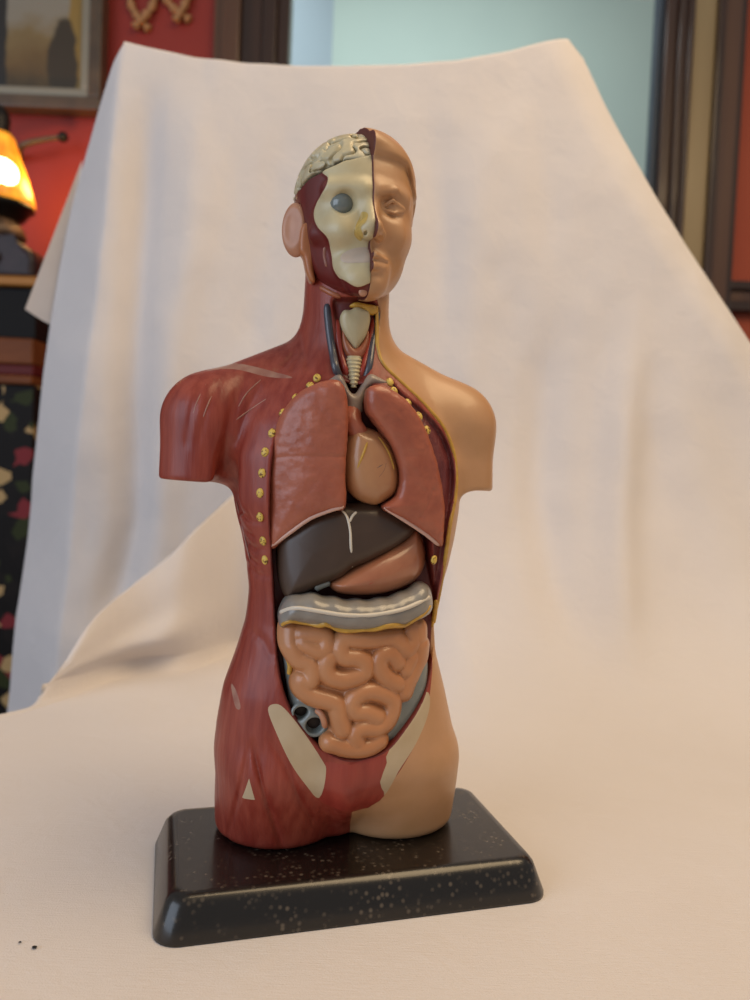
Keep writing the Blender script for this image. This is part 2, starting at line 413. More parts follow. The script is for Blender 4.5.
V = relax(V, Q, 2, .5); T = tris(Q); N = vnormals(V, T)
(V, N, T), _ = clip(V, N, T, V[:, 2]-HCUT)
SKINP = pxpoly([(372, 240), (374, 292), (379, 305), (378, 345), (384, 366), (400, 382), (423, 404), (443, 428), (454, 455), (456, 490), (450, 525), (445, 560), (438, 600), (433, 626), (433, 660), (430, 692), (428, 715), (415, 745), (395, 778), (383, 797), (368, 808), (352, 812), (350, 835), (352, 870), (480, 880), (520, 800), (560, 500), (540, 300), (430, 240)], 1, smooth=False)
fb = sstep(V[:, 1], -2, 8)
g = polysdf(V[:, 0], V[:, 2], SKINP)*(1-fb)+(XM+2-V[:, 0])*fb
skinM, musM = clip(V, N, T, g)
def split_front(mesh, poly, off=0, ymax=0):
    V, N, T = mesh; g = polysdf(V[:, 0], V[:, 2], poly)+off
    g = np.where(V[:, 1] > ymax, np.maximum(g, np.clip(V[:, 1]-ymax, .02, 5)), g)
    return clip(V, N, T, g)
cavM, musM = split_front(musM, CAV, -.9, 2)
flankM, musM = split_front(musM, FLANK, .2)
neckM, musM = split_front(musM, NECK, .3)
torso = part('torso', *(musM[0], musM[2]), M['muscle'], model, musM[1]); torso['label'] = 'red brown muscle half of the trunk'
HB_L = pxpoly([(268, 710), (274, 704), (284, 708), (302, 730), (322, 760), (326, 772), (319, 798), (306, 785), (290, 762), (276, 732)])
HB_R = pxpoly([(427, 692), (430, 700), (427, 718), (415, 745), (398, 772), (384, 795), (379, 782), (386, 757), (402, 728), (417, 702)])
PUB = pxpoly([(326, 762), (350, 765), (386, 756), (380, 782), (384, 796), (366, 808), (348, 811), (330, 806), (319, 798), (326, 775)], 3)
hbL, musM2 = split_front(musM, HB_L)
pubM, musM2 = split_front(musM2, PUB)
hbR1, musM2 = split_front(musM2, HB_R)
hbR2, skinM = split_front(skinM, HB_R)
pub2, skinM = split_front(skinM, PUB)
def join(a, b): return (np.concatenate([a[0], b[0]]), np.concatenate([a[1], b[1]]), np.concatenate([a[2], b[2]+len(a[0])]))
hbR = join(hbR1, hbR2); pubM = join(pubM, pub2)
stripes = []
for p in ([(206, 371), (225, 363), (252, 366), (283, 374), (292, 378), (268, 377), (240, 370), (222, 369)], [(231, 683), (236, 690), (240, 703), (240, 709), (236, 708), (233, 698)], [(249, 778), (255, 800), (242, 798)]):
    a, musM2 = split_front(musM2, pxpoly(p, 3, smooth=len(p) > 3), 0, 4); stripes.append(a)
bpy.data.objects.remove(torso)
torso = part('torso', musM2[0], musM2[2], M['muscle'], model, musM2[1]); torso['label'] = 'red brown muscle half of the trunk'
def sub(name, m, material, label=None, parent=None):
    o = part(name, m[0], m[2], material, parent or torso, m[1])
    if label: o['label'] = label
    return o
sub('skin_half', skinM, M['skin'], 'smooth tan skin half of the trunk')
sub('chest_cavity', cavM, M['cavity'], 'dark red hollow behind the organs')
sub('rib_muscle', flankM, M['chest'], 'dark maroon muscle inside the cut rib edge')
sub('neck_hollow', neckM, M['maroon'], 'dark red hollow around the windpipe')
sub('hip_bone', hbL, M['hipbone'], 'cream hip bone on the muscle side')
sub('hip_bone', hbR, M['hipbone'], 'cream hip bone on the skin side')
sub('pelvic_muscle', pubM, M['pelvis'], 'bright red muscle patch below the bowel')
for s, n in zip(stripes, ('collarbone_tendon', 'hip_tendon', 'thigh_tendon')): sub(n, s, M['tendon'] if n != 'thigh_tendon' else M['hipbone'])
# pale tendon streaks over the shoulder
for p in ([(207, 383), (198, 400), (193, 415)], [(219, 380), (209, 402), (203, 418)], [(262, 379), (247, 393), (238, 408)], [(268, 398), (250, 410), (236, 420)], [(236, 500), (243, 530), (250, 560)]):
    P = onpath(p, 5, lift=-.08, f=body); tpart('tendon_streak', P, .36*ramp_r(len(P)), M['tendon'], torso, 6)
# yellow cut edge of the skin
P = onpath([(377, 306), (377, 330), (378, 350), (384, 365), (400, 381), (423, 403), (443, 427), (454, 455), (456, 490), (450, 525), (445, 560), (438, 600), (432, 627)], 5, lift=-.1)
tpart('skin_edge', P, .95*ramp_r(len(P), .5), M['yellow'], torso)['label'] = 'yellow cut edge running down the skin'
def blob(name, c, n, r, m, parent):
    bm = bmesh.new(); bmesh.ops.create_uvsphere(bm, u_segments=16, v_segments=10, radius=1)
    q = Vector(n).to_track_quat('Z', 'Y').to_matrix()
    up = Vector((0, 0, 1)); z = Vector(n).normalized(); x = up.cross(z).normalized(); y = z.cross(x)
    R = Matrix((x, y, z)).transposed()
    for v in bm.verts: v.co = (R @ Vector((v.co.x*r[0], v.co.y*r[1], v.co.z*r[2]))+Vector(c))*.001
    o = bm_obj(name, bm, m, parent, smooth=True)
    if parent is model: o.rotation_euler = (0, 0, fig_rz); o.location = FIG
    return o
for px, py in [(317, 378), (310, 386), (296, 398), (283, 413), (272, 433), (265, 452), (262, 473), (260, 493), (260, 517), (263, 541), (265, 560), (390, 382), (394, 391), (408, 403), (419, 416), (427, 430), (434, 560)]:
    p = on(px, py, .1); e = 1.0
    n = np.array([T0(*(p+d))-T0(*(p-d)) for d in np.eye(3)]).ravel(); n = n/np.linalg.norm(n)
    blob('rib_end', p, n, (1.75, 2.1, 1.0), M['rib'], torso)
# ---- organs
def edgepts(px, yp, r, curve, tilt=0, zc=0):
    out = []
    for x, y in px:
        q = at(x, y, yp)
        for _ in range(4): q = at(x, y, min(yp+r+curve*(q[0]-XM)**2+tilt*(q[2]-zc), -8))
        out.append((q[0], q[2]))
    return np.array(out)
def organ(name, px, yp, h, r, m, curve=.010, bulge=0, lam=6, extra=None, res=.5, parent=None, smooth=True, n=5, tilt=0, zc=0):
    P = edgepts(px, yp, h*.75, curve, tilt, zc)
    P = catmull(P, n, True) if smooth else P
    lo, hi = P.min(0), P.max(0)
    def f(X, Y, Z):
        if np.ndim(X) == 3: d2 = polysdf(X[:, 0, 0][:, None], Z[0, 0, :][None, :], P)[:, None, :]
        else: d2 = polysdf(X, Z, P)
        yc = yp+h+curve*(X-XM)**2-bulge*(1-np.exp(np.minimum(d2, 0)/lam))+tilt*(Z-zc)
        u = d2+r; v = np.abs(Y-yc)-(h-r)
        d = np.minimum(np.maximum(u, v), 0)+np.hypot(np.maximum(u, 0), np.maximum(v, 0))-r
        if extra: d = extra(d, X, Y, Z, d2)
        return d
    V, Q = surf(f, (lo[0]-3, yp-8-bulge, lo[1]-3), (hi[0]+3, yp+2*h+22, hi[1]+3), res)
    V = relax(V, Q, 2, .5)
    o = part(name, V, Q, m, parent or model)
    o['_'] = 0; del o['_']
    return o, f
LUNG_L = [(321, 382), (335, 380), (344, 388), (348, 410), (347, 440), (345, 475), (345, 507), (330, 511), (310, 519), (290, 534), (271, 549), (267, 530), (267, 500), (267, 475), (271, 442), (281, 414), (299, 393)]
LUNG_R = [(366, 392), (375, 385), (390, 389), (409, 404), (424, 428), (436, 463), (443, 500), (443, 530), (440, 547), (426, 536), (405, 521), (382, 508), (395, 496), (399, 478), (396, 460), (389, 443), (377, 426), (367, 411)]
fis = [np.array([at(x, y, -38) for x, y in p])[:, [0, 2]] for p in ([(270, 458), (300, 456), (345, 457)], [(424, 518), (432, 505), (438, 490)])]
def lung_extra(d, X, Y, Z, d2):
    ex = (lambda P: linedist(X[:, 0, 0][:, None], Z[0, 0, :][None, :], P)[:, None, :]) if np.ndim(X) == 3 else (lambda P: linedist(X, Z, P))
    for P in fis: d = d+.45*np.exp(-(ex(P)/.6)**2)
    return d+.22*noise3(X/2.6+40, Y/2.6+40, Z/2.0+40)
lungL, fL = organ('lung', LUNG_L, -38, 6.5, 3.6, M['lung'], .0085, 2.2, 7, lung_extra, tilt=-.07, zc=190); lungL['label'] = 'larger lung on the muscle side'
lungR, fR = organ('lung', LUNG_R, -38, 6.5, 3.6, M['lung'], .0046, 2.0, 7, lung_extra, tilt=-.07, zc=190); lungR['label'] = 'narrow curved lung on the skin side'
for par, f, p in ((lungL, fL, [(271, 546), (290, 532), (310, 518), (330, 510), (344, 506)]), (lungR, fR, [(384, 507), (405, 520), (426, 534), (439, 545)])):
    P = onpath(p, 5, lift=.0, f=f); tpart('lung_edge', P+np.array([0, -.1, -.2]), .95*ramp_r(len(P)), M['lunglip'], par, 8)
# heart
HEART = [(350, 428), (362, 426), (380, 433), (393, 450), (399, 473), (396, 492), (384, 502), (372, 505), (355, 498), (346, 484), (343, 462), (344, 442)]
heart, fH = organ('heart', HEART, -35, 8, 7.5, M['heart'], .006, 3.2, 7)
for p, m_ in (([(369, 432), (366, 446), (360, 462), (353, 482)], 'yellow'), ([(378, 437), (388, 452), (394, 470)], 'yellow')):
    P = onpath(p, 5, lift=-.15, f=fH); tpart('coronary_vessel', P, .6*ramp_r(len(P)), M['yellow'], heart, 8)
for p in ([(372, 472), (380, 466), (388, 462)], [(378, 478), (384, 470), (386, 462)]):
    P = onpath(p, 4, lift=-.15, f=fH); tpart('cardiac_vein', P, .35*ramp_r(len(P)), M['bluevein'], heart, 6)
AO = catmull(np.array([at(x, y, yy) for x, y, yy in ((352, 408, -22), (352, 416, -28), (353, 424, -31), (358, 432, -31), (362, 440, -28))]), 5)
tpart('aorta', AO, 4.0, M['lung'], model, 16)
# liver, stomach
LIVER = [(277, 536), (290, 524), (312, 512), (340, 504), (370, 502), (398, 512), (414, 524), (412, 534), (404, 541), (388, 551), (366, 562), (352, 568), (340, 577), (318, 586), (300, 594), (287, 597), (281, 588), (277, 566)]
liver, fV = organ('liver', LIVER, -33, 9, 6, M['liver'], .008, 2.6, 8, tilt=.10, zc=150)
for p in ([(341, 510), (347, 517), (350, 530), (351, 548), (352, 567)], [(356.5, 512), (352.5, 516), (349.5, 522)]):
    P = onpath(p, 5, lift=-.1, f=fV); tpart('liver_ligament', P, .62*ramp_r(len(P), .6), M['white'], liver, 8)
STOM = [(328, 582), (340, 574), (358, 564), (380, 552), (400, 540), (413, 528), (421, 536), (425, 552), (423, 568), (414, 581), (398, 589), (378, 594), (355, 595), (336, 592)]
stom, fS = organ('stomach', STOM, -33, 9, 7.5, M['stomach'], .009, 3.4, 6)
for p in ([(396, 572), (402, 566), (408, 560)], [(402, 566), (397, 562)], [(360, 578), (368, 584), (376, 580)], [(368, 584), (370, 576)], [(345, 583), (352, 588)]):
    P = onpath(p, 4, lift=-.2, f=fS); tpart('stomach_vessel', P, .33*ramp_r(len(P)), M['redvein'], stom, 6)
P = catmull(np.array([at(x, y, -29) for x, y in ((314, 588), (322, 584), (330, 581))]), 4); tpart('gall_bladder', P, 2.0*ramp_r(len(P)), M['colonblue'], model, 12)
# small membrane beside the lung tip
SP = [(425, 545), (431, 540), (434, 550), (433, 562), (428, 558)]
organ('spleen', SP, -27, 4, 2, M['heart'], .009, .5, 4)
# colon
COLC = [(287, 612), (300, 605), (325, 607), (350, 611), (375, 611), (400, 606), (418, 599), (428, 594)]
COLP = [(280, 626), (279, 610), (289, 597), (308, 594), (330, 598), (352, 601), (380, 600), (402, 594), (418, 585), (427, 584), (431, 593), (431, 608), (424, 616), (404, 624), (380, 629), (352, 630), (325, 626), (302, 622), (290, 623)]
hz = np.array([at(x, y, -37)[0] for x, y in COLC])
def col_extra(d, X, Y, Z, d2): return d+.32*np.cos((X-XM)*2*math.pi/9.5)*sstep(Z, 121, 127)-.1
colon, fC = organ('colon', COLP, -41, 9, 6.0, M['colon'], .0075, 1.6, 5, col_extra)
P = onpath([(281, 612), (296, 608), (318, 611), (345, 615), (372, 615), (400, 610), (418, 603), (429, 597)], 6, lift=.05, f=fC)
tpart('colon_band', P, .95, M['white'], colon, 8)
fat = np.array([on_ for on_ in [hit(x, y, fC, 0) for x, y in ((282, 625), (290, 621), (304, 623), (318, 625), (326, 624), (334, 628), (346, 630), (360, 630), (374, 629), (386, 626), (396, 625), (404, 625), (414, 620), (424, 614), (430, 606))]])
P = catmull(fat, 4); rr = (.75+.75*np.abs(np.sin(np.arange(len(P))*.31+.4))*np.exp(-((np.arange(len(P))/len(P)-.35)/.25)**2)+.6*np.exp(-((np.arange(len(P))/len(P)-.7)/.12)**2))
tpart('fat_fringe', P, rr, M['yellow'], colon, 8)
P = catmull(np.array([at(x, y, -29) for x, y in ((281, 622), (284, 634), (287, 645), (289, 652))]), 5); tpart('fat_fringe', P, .8, M['yellow'], colon, 8)
P = catmull(np.array([at(x, y, -30) for x, y in ((288, 658), (290, 666), (289, 675))]), 5); tpart('fat_fringe', P, 1.2*ramp_r(len(P), .1), M['yellow'], colon, 8)
P = onpath([(436, 600), (435, 612), (433, 624)], 5); tpart('fat_fringe', P, 1.1*ramp_r(len(P), .2), M['yellow'], colon, 8)
# lower bowel behind the gut (blue grey)
BOWEL = [(283, 640), (300, 640), (400, 640), (424, 650), (426, 680), (420, 700), (410, 722), (397, 738), (380, 742), (345, 742), (330, 741), (318, 736), (303, 728), (292, 712), (287, 690), (284, 665)]
holes = [(at(301, 711, -29), 3.9), (at(313.5, 722, -29), 4.5)]
bowf = lambda x: -33.2+.0045*(x-XM)**2
def bow_extra(d, X, Y, Z, d2):
    for (c, r) in holes:
        y0 = bowf(c[0])
        ring = np.hypot(np.sqrt((X-c[0])**2+(Z-c[2])**2)-r*.95, Y-y0)-1.1
        d = smin(d, ring, 2.5)
        d = smax(d, -ell(X, Y, Z, (c[0], y0-1.5, c[2]), (r*.82, 8, r*.74)), .8)
    return d
bowel, fB = organ('lower_bowel', BOWEL, -32.2, 8, 5, M['colonblue'], .0045, 1.2, 6, bow_extra)
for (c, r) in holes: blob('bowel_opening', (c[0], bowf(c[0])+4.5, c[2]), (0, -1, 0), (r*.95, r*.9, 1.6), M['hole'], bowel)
P = catmull(np.array([at(x, y, yy) for x, y, yy in ((316, 710, -34), (321, 714, -36), (324, 721, -36), (325, 727, -34))]), 5); tpart('appendix', P, 1.35*ramp_r(len(P), .6), M['ear'], bowel, 10)
# small intestine
def c5(L): return [(275+x/4.6875, 575+y/4.6875) for x, y in L]
def c4(L): return [(345+x/8.333, 685+y/8.333) for x, y in L]
def c3(L): return [(275+x/9.375, 685+y/9.375) for x, y in L]
GUTS = [c5([(66, 262), (68, 330), (108, 400), (160, 425), (175, 462), (160, 508), (124, 502)])+c5([(126, 540), (178, 580), (250, 598), (292, 618), (302, 660), (318, 712), (322, 735)]),
        c5([(120, 282), (170, 286), (232, 294), (240, 335), (214, 362), (165, 340), (128, 318)]),
        c5([(655, 262), (664, 310), (634, 362), (585, 310), (545, 298), (480, 306), (400, 308), (340, 306), (308, 345), (328, 390), (385, 397), (424, 420), (424, 462), (385, 486), (325, 500), (262, 482), (240, 440), (252, 398)]),
        c5([(586, 418), (560, 384), (520, 378), (498, 412), (506, 462), (545, 500), (588, 520)]),
        c5([(692, 268), (690, 300)]), c5([(700, 345), (692, 405), (668, 460), (640, 510), (620, 560)]), c5([(655, 400), (628, 455)]),
        c4([(285, 285), (190, 243), (100, 238), (72, 160), (150, 85), (270, 72), (400, 130), (410, 230), (362, 330), (280, 378), (200, 375), (128, 390), (95, 440), (110, 500)]),
        c4([(300, 490), (225, 535), (120, 555), (10, 545)])+c3([(600, 590), (520, 570)])]
GB = [(284, 634), (300, 630), (330, 634), (352, 637), (390, 634), (414, 626), (424, 622), (427, 640), (428, 656), (424, 680), (412, 700), (402, 715), (396, 728), (386, 742), (386, 750), (370, 757), (350, 759), (335, 754), (322, 744), (327, 730), (323, 715), (306, 704), (296, 690), (294, 676), (287, 664)]
gp = catmull(edgepts(GB, -38, 2.2, .0095), 4, True)
ycg = lambda x, z: -34.6+np.maximum(0, z-110)*.25+.0095*(x-XM)**2+np.maximum(0, 72-z)*.08
gpaths = []
for g_ in GUTS:
    P = np.array([at(x, y, -39+.0095*(at(x, y, -36)[0]-XM)**2) for x, y in g_]); P[:, 1] = ycg(P[:, 0], P[:, 2]); gpaths.append(catmull(P, 4))
def gut(X, Y, Z):
    d2 = polysdf(X[:, 0, 0][:, None], Z[0, 0, :][None, :], gp)[:, None, :]
    yc = ycg(X, Z)
    u = d2+3.4; v = np.abs(Y-(yc+5))-(5.6-3.4)
    base = np.minimum(np.maximum(u, v), 0)+np.hypot(np.maximum(u, 0), np.maximum(v, 0))-3.4
    t2 = np.full((X.shape[0], Z.shape[2]), 1e9)
    for P in gpaths: t2 = np.minimum(t2, linedist(X[:, 0, 0][:, None], Z[0, 0, :][None, :], P[:, [0, 2]]))
    t = np.hypot(t2[:, None, :], (Y-yc)*.85)-4.6
    return smin(base, t, 1.1)
lo, hi = gp.min(0), gp.max(0)
V, Q = surf(gut, (lo[0]-3, -47, lo[1]-3), (hi[0]+3, -8, hi[1]+3), .45); V = relax(V, Q, 2, .5)
part('small_intestine', V, Q, M['gut'], model)['label'] = 'coiled tan small intestine'
# ---- neck organs
NY = -19.5
def npath(L, y=NY, n=5): return catmull(np.array([hit(x, y_, body, 0)*np.array([1, 1, 1]) for x, y_ in L]), n)
nkf = lambda X, Y, Z: body(X, Y, Z)
veinp = [(327, 304), (328, 318), (330, 336), (333, 354), (337, 372), (346, 388)]
P = npath(veinp); tpart('neck_vein', P, 1.75*ramp_r(len(P), .5), M['bluevein'], model, 10)
P = npath([(378, 311), (375, 330), (372, 348), (369, 368), (362, 386)]); tpart('neck_vein', P, 1.5*ramp_r(len(P), .5), M['bluevein'], model, 10)
P = npath([(337, 320), (338, 338), (341, 356), (346, 372), (352, 386)]); tpart('neck_artery', P, 1.5*ramp_r(len(P), .5), M['artery'], model, 10)
P = npath([(374, 318), (371, 336), (367, 354), (362, 372), (357, 386)]); tpart('neck_artery', P, 1.45*ramp_r(len(P), .5), M['artery'], model, 10)
def yat(px, py): return hit(px, py, body)[1]
yn = yat(355, 340)
larynx, _ = organ('larynx', [(340, 317), (344, 310), (350, 310), (356, 307), (363, 309), (369, 312), (370, 322), (366, 336), (360, 345), (356, 350), (352, 346), (345, 336), (341, 327)], yn-2.6, 2.6, 2.0, M['bone'], .02, 1.4, 4)
organ('thyroid', [(342, 326), (347, 338), (353, 347), (357, 348), (362, 342), (368, 330), (369, 340), (366, 352), (361, 359), (352, 360), (345, 354), (341, 342)], yat(355, 352)-2.0, 2.8, 2.0, M['thyroid'], .02, 1.0, 4, tilt=.2, zc=at(355, 352, -20)[2])
def tr_extra(d, X, Y, Z, d2): return d+.4*np.cos(Z*2*math.pi/1.75)
organ('windpipe', [(347, 357), (361, 357), (360, 372), (357, 386), (351, 386), (348, 372)], yat(355, 370)-2.2, 2.8, 2.4, M['bone'], .03, .8, 3, tr_extra, res=.35, tilt=.35, zc=at(355, 370, -20)[2])
organ('hyoid_bone', [(349, 306), (356, 302), (366, 304), (376, 306), (377, 313), (370, 315), (362, 309), (354, 308)], yn-2.2, 2.0, 1.4, M['yellow'], .02, .4, 3)
GV = [(318, 385), (330, 378), (338, 374), (343, 378), (350, 392), (356, 393), (364, 380), (370, 374), (380, 378), (392, 384), (382, 386), (372, 386), (365, 392), (362, 404), (361, 413), (347, 413), (346, 402), (340, 388), (330, 383)]
organ('great_vein', GV, -28.5, 4.2, 2.4, M['greyvein'], .010, .6, 3, tilt=.20, zc=215)
# ---- head
HX = XM-.5
AH = .12
def hr(X, Y): c, s_ = math.cos(AH), math.sin(AH); return c*(X-HX)+s_*Y, c*Y-s_*(X-HX)
def hw(x, y, z): c, s_ = math.cos(AH), math.sin(AH); return np.array([HX+c*x-s_*y, s_*x+c*y, z])
def head_base(X, Y, Z):
    x, Y = hr(X, Y); x = np.where(x > 0, x/1.05, x)
    d = ell(x, Y, Z, (0, 1, 308), (26.8, 34, 29.2))
    d = smin(d, ell(x, Y, Z, (0, -9, 287), (22.5, 23.5, 27)), 10)
    ax_ = np.abs(x)
    d = smin(d, cap(ax_, Y, Z, (16, 1, 282), (3, -25, 266), 5.3, 6.4), 9)
    d = smin(d, cap(ax_, Y, Z, (10.5, -25, 287), (16, -16, 288.5), 6.2, 5.0), 6)
    d = smin(d, ell(x, Y, Z, (0, -29, 265), (7, 6, 6)), 5)
    return d
def head_face(X, Y, Z):
    d = head_base(X, Y, Z); x, Y = hr(X, Y)
    ax_ = np.abs(x)
    d = smin(d, cap(ax_, Y, Z, (3, -31.2, 302.5), (16, -25.5, 303.5), 3.0, 2.6), 5)           # brow
    d = smax(d, -ell(ax_, Y, Z, (10.9, -33.8, 297.9), (6.5, 4.6, 4.4)), 4)                    # socket
    d = smin(d, cap(x, Y, Z, (0, -31.5, 297.8), (0, -39.6, 285.8), 2.0, 3.0), 4)                 # nose
    d = smin(d, ell(ax_, Y, Z, (0, -38.4, 284.8), (3.6, 4.2, 3.3)), 2)
    d = smin(d, ell(ax_, Y, Z, (4.3, -35.2, 284.1), (2.7, 3.6, 2.7)), 2)
    d = smax(d, -ell(ax_, Y, Z, (2.9, -37.6, 281.4), (1.4, 2.0, 1.2)), .8)
    d = smax(d, -cap(ax_, Y, Z, (6.2, -36.2, 285.8), (10.5, -32.5, 276.6), .3), 4)
    d = smin(d, ell(ax_, Y, Z, (11.0, -26.0, 297.7), (5.6, 4.9, 4.6)), .6)                    # eyeball
    lid = np.minimum(cap(ax_, Y, Z, (5.5, -29.9, 297.2), (9.9, -32.0, 300.0), .75), cap(ax_, Y, Z, (9.9, -32.0, 300.0), (16.1, -28.4, 298.0), .75))
    lid2 = np.minimum(cap(ax_, Y, Z, (5.7, -30.0, 296.6), (10.7, -31.4, 295.1), .6), cap(ax_, Y, Z, (10.7, -31.4, 295.1), (15.9, -28.4, 297.2), .6))
    d = smin(d, np.minimum(lid, lid2), .9)
    d = smin(d, cap(ax_, Y, Z, (2.5, -33.6, 301.6), (11, -31.6, 304.6), 1.0, .9), 1.2)        # eyebrow
    d = smin(d, cap(ax_, Y, Z, (11, -31.6, 304.6), (16.5, -27.4, 302.6), .9, .5), 1.2)
    d = smin(d, cap(ax_, Y, Z, (0, -30.5, 272.8), (5, -29, 272.3), 5.2, 4.4), 5)                # mouth mound
    d = smin(d, cap(ax_, Y, Z, (1.2, -36.9, 274.9), (8.0, -32.4, 274.2), 1.7, .8), 1.6)
    d = smin(d, cap(ax_, Y, Z, (0, -36.6, 270.4), (6.6, -32.8, 271.4), 2.3, 1.0), 1.6)
    d = smax(d, -np.minimum(cap(ax_, Y, Z, (0, -37.7, 273.0), (4.5, -36.2, 273.2), .55), cap(ax_, Y, Z, (4.5, -36.2, 273.2), (9.0, -32.4, 273.4), .55)), .8)
    d = smax(d, -cap(ax_, Y, Z, (0, -37, 266.8), (5, -35, 267.4), .8), 2.5)
    # hair: swept roll over the forehead, cap behind it
    hair = np.minimum(d-1.3, ell(x, Y, Z, (3, 1, 313.5), (25.8, 34.5, 25.2)))-.14*np.sin(x*1.1+Z*.9+Y*.8)*sstep(Y, -20, -10)
    hl = 319-sstep(ax_, 17, 26)*11+sstep(Y, -10, 6)*-34
    hair = smax(hair, hl-Z, 1.8)
    roll = ell(x, Y-x*.34, Z+x*.14, (4, -25.2, 322.8), (16.5, 9.6, 7.2))
    d = smin(d, hair, 1.2); d = smin(d, roll, 1.6)
    # ear
    ear = smax(ell(x, Y, Z, (26, 9.5, 292), (3.0, 6, 10)), -ell(x, Y, Z, (29, 7.5, 292), (2.2, 3.8, 6)), 1)
    return smin(d, ear, 1.2)
def fskin(X, Y, Z): return smax(head_face(X, Y, Z), .1-hr(X, Y)[0], .9)
V, Q = surf(fskin, (HX-5, -48, 250), (HX+35, 40, 348), .42)
V = relax(V, Q, 1, .5); T = tris(Q); N = vnormals(V, T)
cutM, faceM = clip(V, N, T, hr(V[:, 0], V[:, 1])[0]-.62)
head = part('head', faceM[0], faceM[2], M['skin'], model, faceM[1]); head['label'] = 'tan skin half of the head with short combed hair'
part('cut_face', cutM[0], cutM[2], M['cut'], head, cutM[1])['label'] = 'dark red cut face along the middle of the head'
# skull side
GY = [np.array(p, float) for p in []]
def skull_field(X, Y, Z):
    d = head_base(X, Y, Z)+1.5
    x, Y = hr(X, Y); ax_ = np.abs(x)
    d = smin(d, cap(ax_, Y, Z, (3, -31.2, 302.8), (17, -25, 303.3), 2.2, 2.2), 4)
    d = smin(d, cap(ax_, Y, Z, (11, -28, 285), (19.5, -18, 286), 3.0, 2.6), 4)
    d = smax(d, -ell(ax_, Y, Z, (11.0, -33, 296.8), (6.4, 8.0, 6.0)), 1.6)                     # orbit
    d = smin(d, cap(x, Y, Z, (0, -31, 297.8), (0, -37.0, 287.3), 1.8, 2.4), 3)
    d = smin(d, ell(ax_, Y, Z, (1.5, -35.0, 285.3), (3.4, 3.4, 3.0)), 2)
    d = smax(d, -ell(ax_, Y, Z, (3.0, -37.0, 283.3), (1.6, 3.0, 1.9)), .8)
    d = smin(d, cap(ax_, Y, Z, (0, -29.5, 272.5), (7, -26, 272), 4.6, 4), 3)
    d = smin(d, ell(x, Y, Z, (0, -29, 265.5), (8, 5.5, 5.5)), 3)
    return np.maximum(d, x-.45)
SK = pxpoly([(385, 276), (371, 283), (357, 288), (343, 283), (333, 271), (331, 256), (327.5, 241), (317, 228), (313, 215), (317, 202), (325, 188), (327, 179), (322, 173), (335, 166), (352, 160), (390, 158)], 4, f=skull_field)
def skull2(X, Y, Z):
    d = skull_field(X, Y, Z)
    if np.ndim(X) == 3: s = polysdf(X[:, 0, 0][:, None], Z[0, 0, :][None, :], SK)[:, None, :]
    else: s = polysdf(X, Z, SK)
    fr = 1-sstep(Y, -8, 2)
    d = np.maximum(d-.9*sstep(-s, -.7, .5)*fr, hr(X, Y)[0]-.45)
    # temple hollow behind the orbit
    return d
V, Q = surf(skull2, (HX-34, -46, 250), (HX+5, 40, 345), .45)
V = relax(V, Q, 1, .5); T = tris(Q); N = vnormals(V, T)
skM, muM = split_front((V, N, T), SK, .1, -2)
BRL = pxpoly([(290, 195), (300, 190), (309, 180), (322, 173), (340, 168), (372, 166), (390, 166), (400, 60), (250, 60), (270, 190)], 1, f=skull_field, smooth=False)
# back of the head above the temple is brain too
Vm, Nm, Tm = muM
gB = polysdf(Vm[:, 0], Vm[:, 2], BRL); gB = np.where(Vm[:, 1] > 0, (308-Vm[:, 2])*sstep(Vm[:, 1], 0, 6)+gB*(1-sstep(Vm[:, 1], 0, 6)), gB)
_, muM = clip(Vm, Nm, Tm, gB)
part('head_muscle', muM[0], muM[2], M['maroon'], head, muM[1])['label'] = 'maroon temple and jaw muscle'
skull = part('skull', skM[0], skM[2], M['bone'], head, skM[1]); skull['label'] = 'cream half skull with open eye socket'
def brain(X, Y, Z):
    d = head_base(X, Y, Z)+1.9
    wx = X+2.0*noise3(X/6+9, Y/6+9, Z/6+9); wz = Z+2.0*noise3(X/6+3, Y/6+5, Z/6+1)
    n = noise3(wx/4.0+11, Y/4.4+11, wz/4.0+11)
    d = d+1.7*np.exp(-(n/.15)**2)-1.0
    z0 = np.where(Y > 0, 308, 314.5+np.clip((Y+25), -10, 22)*-.30)
    d = smax(d, z0-Z, 1.0)
    return np.maximum(d, hr(X, Y)[0]-.3)
V, Q = surf(brain, (HX-34, -42, 298), (HX+5, 42, 345), .45); V = relax(V, Q, 1, .5)
part('brain', V, Q, M['brain'], head)['label'] = 'cream wrinkled brain surface'
def eye_c(): return hw(-10.6, -25.0, 297.2)
blob('eyeball', eye_c(), (0, -1, 0), (5.6, 5.6, 5.4), M['eye'], head)['label'] = 'blue grey glossy eyeball'
# pale gum patch and nose cartilage
LP = pxpoly([(341, 256), (352, 249), (369, 248), (372, 255), (371, 262), (355, 263), (343, 262)], 4, f=skull2)
_a, _b = split_front(skM, LP, 0, -10); part('gum', _a[0]+_a[1]*.12, _a[2], M['lip'], skull, _a[1])
NC = pxpoly([(362, 212), (368, 214), (366, 222), (361, 228), (363, 238), (358, 240), (354, 234), (356, 225), (359, 219)], 4, f=skull2)
_a, _b = split_front(skM, NC, 0, -10); part('nose_cartilage', _a[0]+_a[1]*.12, _a[2], mat('nose_yellow', 'b99d55', .42), skull, _a[1])
